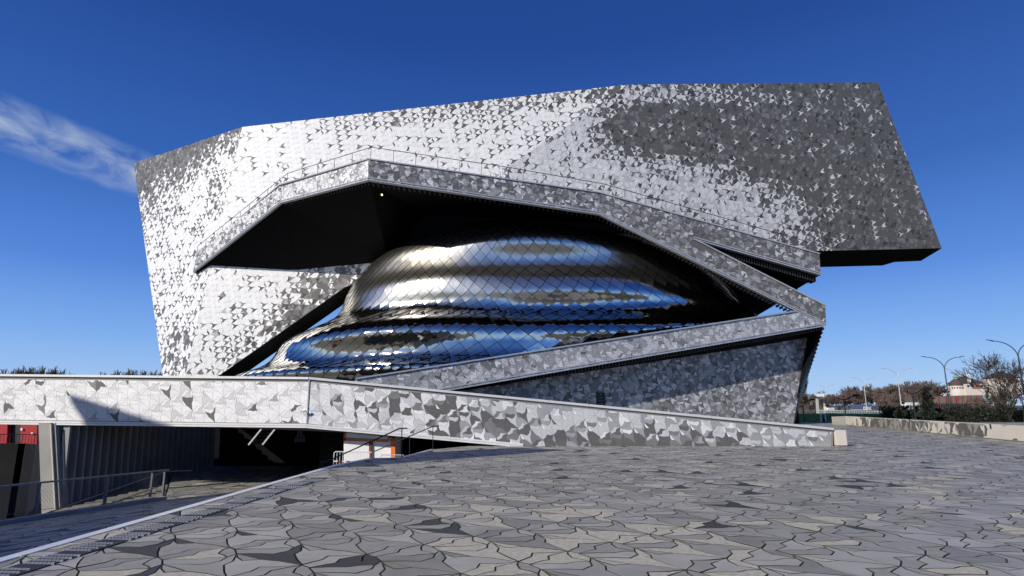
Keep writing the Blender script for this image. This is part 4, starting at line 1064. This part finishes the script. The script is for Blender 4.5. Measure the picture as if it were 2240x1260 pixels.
p = at(1814, 895, 296); van((p.x, p.y, -1.9), math.pi + .3, 'white van behind the guardrail right of the sign gantry')
p = at(1998, 885, 168); tk = thing('lorry', 'pale lorry with tall cab half hidden behind the dark conifers', 'lorry', (p.x, p.y, zt))
m = MB(); m.box((0, 0, 1.9), (3.2, 2.3, 1.9)); m.build('box_body', mat('pale_grey_paint', (.55, .57, .58), .5), tk)
m = MB(); m.prism([Vector(q) for q in ((-1.7, -1.1, .5), (-3.1, -1.1, .5), (-3.0, -1.1, 1.4), (-2.6, -1.1, 2.3), (-1.7, -1.1, 2.4))], (0, 2.2, 0)); m.build('cab', white_m, tk)
m = MB(); m.prism([Vector(q) for q in ((-1.9, -1.12, 1.4), (-2.9, -1.12, 1.4), (-2.5, -1.12, 2.1), (-1.9, -1.12, 2.1))], (0, .02, 0)); m.build('side_window', glass_m, tk); wheels(tk, (-2.4, 1.0), (-.95, .95), .42)
# ---------------- street lamps
def double_lamp(label, pxb, pyt, mt, both=True, Htot=12.6, thick=.10, cat='double lamps of the motorway'):
    d = ray(pxb, pyt); zz = zt + Htot; Y = (zz - EYE) / (d.z / d.y); base = at(pxb, pyt, Y)
    t = thing('street_lamp', label, 'street lamp', (base.x, base.y, zt), cat)
    fork = Htot - 2.9
    m = MB(); m.tube([(0, 0, -1.5), (0, 0, fork)], thick * 1.25, thick * .8, n=8); m.build('pole', mt, t)
    for s_ in ((-1, 1) if both else (-1,)):
        pts = [(0, 0, fork)] + [(s_ * 3.7 * (1 - math.cos(a)) , 0, fork + 2.6 * math.sin(a)) for a in [math.pi / 2 * k / 8 for k in range(1, 9)]]
        m = MB(); m.tube(pts, thick * .7, thick * .5, n=6); m.build('arm', mt, t)
        e = Vector(pts[-1]); m = MB(); m.tube([e - Vector((s_ * .1, 0, .0)), e + Vector((s_ * .45, 0, .12)), e + Vector((s_ * 1.05, 0, .22))], .10, .05, n=8)
        m.v = [(x, y * 1.6, z) for x, y, z in m.v]; m.build('lamp_head', dark_metal if mt is grey_metal or mt is dark_metal else mt, t)
    return t
lm = mat('lamp_post_steel', (.055, .08, .095), .5, .3, .1)
double_lamp('nearest tall double armed street lamp, in front of the big bare tree at right', 2221, 742, lm, thick=.12)
double_lamp('tall dark double armed street lamp left of the cone roofed building', 2062, 778, lm, thick=.13)
double_lamp('cream double armed street lamp above the blue truck gap, third largest', 1961, 804, pale_metal, thick=.13)
double_lamp('smaller cream double armed street lamp right above the blue truck', 1888, 825, pale_metal, thick=.14)
double_lamp('distant single armed street lamp between the two cream double ones', 1929, 853, pale_metal, False, thick=.15, cat='single lamps of the motorway')
double_lamp('distant single armed street lamp left of the dark conifer', 2014, 838, pale_metal, False, Htot=12, thick=.13, cat='single lamps of the motorway')
double_lamp('tiny faint double armed street lamp behind the sign gantry', 1804, 841, pale_metal, thick=.16, cat='double lamps of the motorway')
def black_lamp(label, px, yt, Y, sc):
    p = at(px, yt, Y); t = thing('plaza_lamp', label, 'street lamp', (p.x, p.y, GZ), 'black plaza lamps with curved tops'); h = p.z - GZ
    m = MB(); m.tube([(0, 0, 0), (0, 0, h)], .075, .06, n=8); m.build('pole', black_m, t)
    m = MB(); m.tube([(-.75 * sc, 0, h + .22 * sc), (-.45 * sc, 0, h + .08 * sc), (0, 0, h), (.5 * sc, 0, h + .10 * sc), (1.0 * sc, 0, h + .38 * sc), (1.5 * sc, 0, h + .50 * sc)], .055, n=6); m.build('arm', black_m, t)
    m = MB(); m.tube([(1.25 * sc, 0, h + .50 * sc), (1.6 * sc, 0, h + .56 * sc), (2.1 * sc, 0, h + .50 * sc)], .13, .09, n=8); m.build('lamp_head', black_m, t)
black_lamp('black plaza lamp with wavy arm nearest the hall, by the grass bank', 1756, 881.5, 76, .78)
black_lamp('black plaza lamp with wavy arm just left of the low wall end', 1846, 874, 60, .78)
black_lamp('largest black plaza lamp with wavy arm, left of the conifer', 1996, 861, 50, .80)
# sign gantry and small portal
sg = thing('sign_gantry', 'white motorway sign gantry with panel on tall posts', 'sign gantry', tuple(at(1795, 900, 120)))
lo = Vector(sg.location)
m = MB(); m.beam(at(1787, 872, 120) - lo, at(1790, 914, 120) - lo, .45, .3, up=(0, 1, 0)); m.build('post', pale_metal, sg)
m = MB(); m.beam(at(1802, 866, 121) - lo, at(1805, 914, 121) - lo, .25, .2, up=(0, 1, 0)); m.build('post', pale_metal, sg)
m = MB(); m.prism([at(1787, 861, 119.5) - lo, at(1803, 861, 119.5) - lo, at(1803, 867.5, 119.5) - lo, at(1788, 867.5, 119.5) - lo], (0, .3, 0)); m.build('sign_panel', white_m, sg)
m = MB(); m.prism([at(1788, 869, 119.7) - lo, at(1804, 869, 119.7) - lo, at(1804, 872, 119.7) - lo, at(1788, 872, 119.7) - lo], (0, .3, 0)); m.build('lower_panel', grey_metal, sg)
m = MB(); m.box(at(1805, 893, 118) - lo, (.5, .1, .6)); m.build('small_sign', white_m, sg)
po = thing('portal_frame', 'small white leaning frame with a dark panel at the far end of the plaza', 'gate', tuple(at(1802, 928, 60)))
lo = Vector(po.location)
for a, b in (((1795, 905), (1797, 929)), ((1804, 905), (1808, 929))):
    m = MB(); m.beam(at(*a, 60) - lo, at(*b, 60) - lo, .09, .09, up=(0, 1, 0)); m.build('post', white_m, po)
m = MB(); m.prism([at(1802, 908, 60.1) - lo, at(1804, 908, 60.1) - lo, at(1806, 929, 60.1) - lo, at(1798, 929, 60.1) - lo], (0, .05, 0)); m.build('panel', black_m, po)
m = MB(); m.beam(at(1795, 905, 60) - lo, at(1804, 905, 60) - lo, .07, .07); m.build('cross_bar', white_m, po)
m = MB(); m.prism([at(1808, 928, 59), at(1832, 916, 59), at(1834, 929, 59)], (0, .4, 0)); tag(m.build('dark_ramp_wall', black_m), 'dark triangular ramp wall left of the low wall end', 'wall')
m = MB(); m.prism([at(1739, 925.0, 58.5), at(1772, 925.0, 58.5), at(1772, 929, 58.5), at(1739, 929, 58.5)], (0, .3, 0)); tag(m.build('dark_bench', black_m), 'low dark bench at the plaza edge beside the hall', 'bench')
# ---------------- mill building with cone roofs
ml = thing('mill_building', 'cream building with conical tiled roof and green lantern on the skyline', 'building', tuple(at(2095, 860, 330)))
lo = Vector(ml.location)
def rp_(px, py, Y=330): return at(px, py, Y) - lo
c = rp_(2095, 858); rr = abs(rp_(2110, 850).x - rp_(2081, 850).x) / 2
ez = rp_(2095, 842).z
m = MB(); m.lathe([(rr, -6), (rr, ez - c.z)], c, 20); m.build('round_wall', render_m, ml)
m = MB(); m.lathe([(rr * 1.12, ez - c.z - .3), (rr * .62, ez - c.z + 2.3), (rr * .3, rp_(2095, 829).z - c.z)], c, 20); m.build('cone_roof', roof_m, ml)
m = MB(); m.lathe([(rr * .27, rp_(2095, 829).z - c.z), (rr * .27, rp_(2095, 825).z - c.z), (rr * .42, rp_(2095, 825).z - c.z), (.05, rp_(2095, 818).z - c.z)], c, 12); m.build('lantern', copper_m, ml)
m = MB(); m.lathe([(rr * 1.02, -.9), (rr * 1.02, -.4)], c, 20); m.build('cornice', render_m, ml)
for k in range(9):
    a = R(200 + k * 17.5); m = MB(); m.box(c + Vector((rr * math.cos(a), rr * math.sin(a), (ez - c.z) - 1.6)), (.5, .5, .9), rz=a); m.build('window', glass_m, ml)
def hip(xl, xr, ye, xp0, xp1, yp, yb, Y, dep):
    A, B = rp_(xl, ye, Y), rp_(xr, ye, Y); C, D = rp_(xp0, yp, Y), rp_(xp1, yp, Y); zb = rp_(xl, yb, Y).z
    m = MB(); m.prism([Vector((A.x + .5, A.y, zb)), Vector((B.x - .5, A.y, zb)), Vector((B.x - .5, A.y, B.z)), Vector((A.x + .5, A.y, A.z))], (0, dep, 0)); m.build('wall', render_m, ml)
    m = MB(); C = C + Vector((0, dep / 2, 0)); D = D + Vector((0, dep / 2, 0)); A2 = A + Vector((0, dep, 0)); B2 = B + Vector((0, dep, 0)); A = A - Vector((0, .5, 0)); B = B - Vector((0, .5, 0))
    m.face([A, B, D, C]); m.face([B, B2, D]); m.face([B2, A2, C, D]); m.face([A2, A, C]); m.build('hip_roof', roof_m, ml)
    for k in range(4):
        x = A.x + (B.x - A.x) * (k + .8) / 4.6; m = MB(); m.tube([(x, A.y + .42, B.z - 1.6), (x, A.y + .7, B.z - 1.6)], .7, n=10); m.build('window', glass_m, ml)
    m = MB(); m.prism([Vector((A.x + 4, A.y + .45, B.z - 3.2)), Vector((B.x - 2.5, A.y + .45, B.z - 3.2)), Vector((B.x - 2.5, A.y + .45, B.z - .3)), Vector((A.x + 4, A.y + .45, B.z - .3))], (0, .04, 0)); m.build('brick_band', brick_m, ml)
hip(2109, 2154, 838, 2122, 2134, 822, 868, 325, 14)
hip(2190, 2232, 826, 2204, 2216, 811, 868, 320, 14)
hip(2068, 2092, 858, 2072, 2090, 853, 870, 335, 10)
m = MB(); m.box(rp_(2119, 826, 322), (1.0, 1.0, 5.0)); m.build('chimney', white_m, ml)
# long low building with red strips
rbld = thing('red_striped_building', 'long low brown building with vertical red strips behind the motorway', 'building', tuple(at(2080, 885, 190)))
lo = Vector(rbld.location)
m = MB(); m.prism([at(2022, 868, 193) - lo, at(2150, 864, 185) - lo, at(2150, 896, 185) - lo, at(2022, 896, 193) - lo], (0, 10, 0)); m.build('wall', mat('brown_cladding', (.10, .085, .075), .8, 0, .2, .3), rbld)
rn = random.Random(4); redm = mat('faded_red', (.26, .035, .04), .7, 0, .3, .4)
for k in range(46):
    px = 1908 + 5.2 * k + rn.uniform(-1, 1); Yk = 200 - 15 * (px - 1905) / 245
    if rn.random() < .3 or px < 2024: continue
    a = at(px, 868 + rn.uniform(0, 3) - 3 * (px - 1905) / 245, Yk - .2); m = MB(); m.beam(a - lo, at(px, 893, Yk - .2) - lo, (.16 + rn.random() * .25), .15, up=(0, 1, 0)); m.build('red_strip', redm, rbld)
# hanging cable
m = MB(); a = at(2068, 806, 110); b = at(2200, 782, 88); pts = [a.lerp(b, t / 14) - Vector((0, 0, 1.6 * math.sin(math.pi * t / 14))) for t in range(15)]; m.tube(pts, .02, n=4); tag(m.build('cable', dark_metal), 'thin cable sagging between the two tall right lamps', 'cable')
# ================================================================== unseen blockers added outside the frame, shaped to cast the shadows
hB = 10.5; sv = Vector((SX, SY)) * (hB / TAN) / math.hypot(SX, SY)
tgt = [(e_start.x - .7, e_start.y), (e1.x - .7, e1.y - .1), (-4.6, 17.1), (2.1, 22.0), (.2, 23.2), (-4.8, 19.6), (-9.2, 19.8), (-16.2, 20), (-17.5, 8), (-18, -6)]
nb = thing('shadow_block', 'unseen grey block added left of the plaza to shade the ramp', 'building', (-25, 0, 0)); lo = Vector(nb.location)
m = MB(); m.prism([Vector((x - sv.x, y - sv.y, hB)) - lo for x, y in tgt], (0, 0, -hB - 3.6)); fixn(m.build('wall', conc_m, nb))  # added block, outline cut from the wanted ground shadow
k2 = 26.0; off = Vector((SX, SY, -TAN)) * k2
fo = thing('wedge_blocker', 'unseen red blade on a mast, added to cast the parapet wedge shadow', 'pavilion', tuple(Vector((-16, 24, 0)) - Vector((off.x, off.y, 3.6)))); lo = Vector(fo.location)
def tb(px, py): return P_M.hit(px, py) - off - lo
q = [tb(150, 861), tb(198, 935), tb(385, 935)]
m = MB(); m.prism([q[0], q[2], q[1]], (-.3, -.4, 0)); fixn(m.build('blade', red_m, fo))  # added blade, cut to cast the wedge of shade on the parapet
m = MB(); qm = (q[1] + q[2]) / 2; m.beam(Vector((qm.x, qm.y, 0)), qm, .3, .3, up=(0, 1, 0)); m.build('mast', red_m, fo)
print('TRIS', sum(len(p.vertices) - 2 for o in bpy.data.objects if o.type == 'MESH' for p in ()), 'OBJS', len(bpy.data.objects))
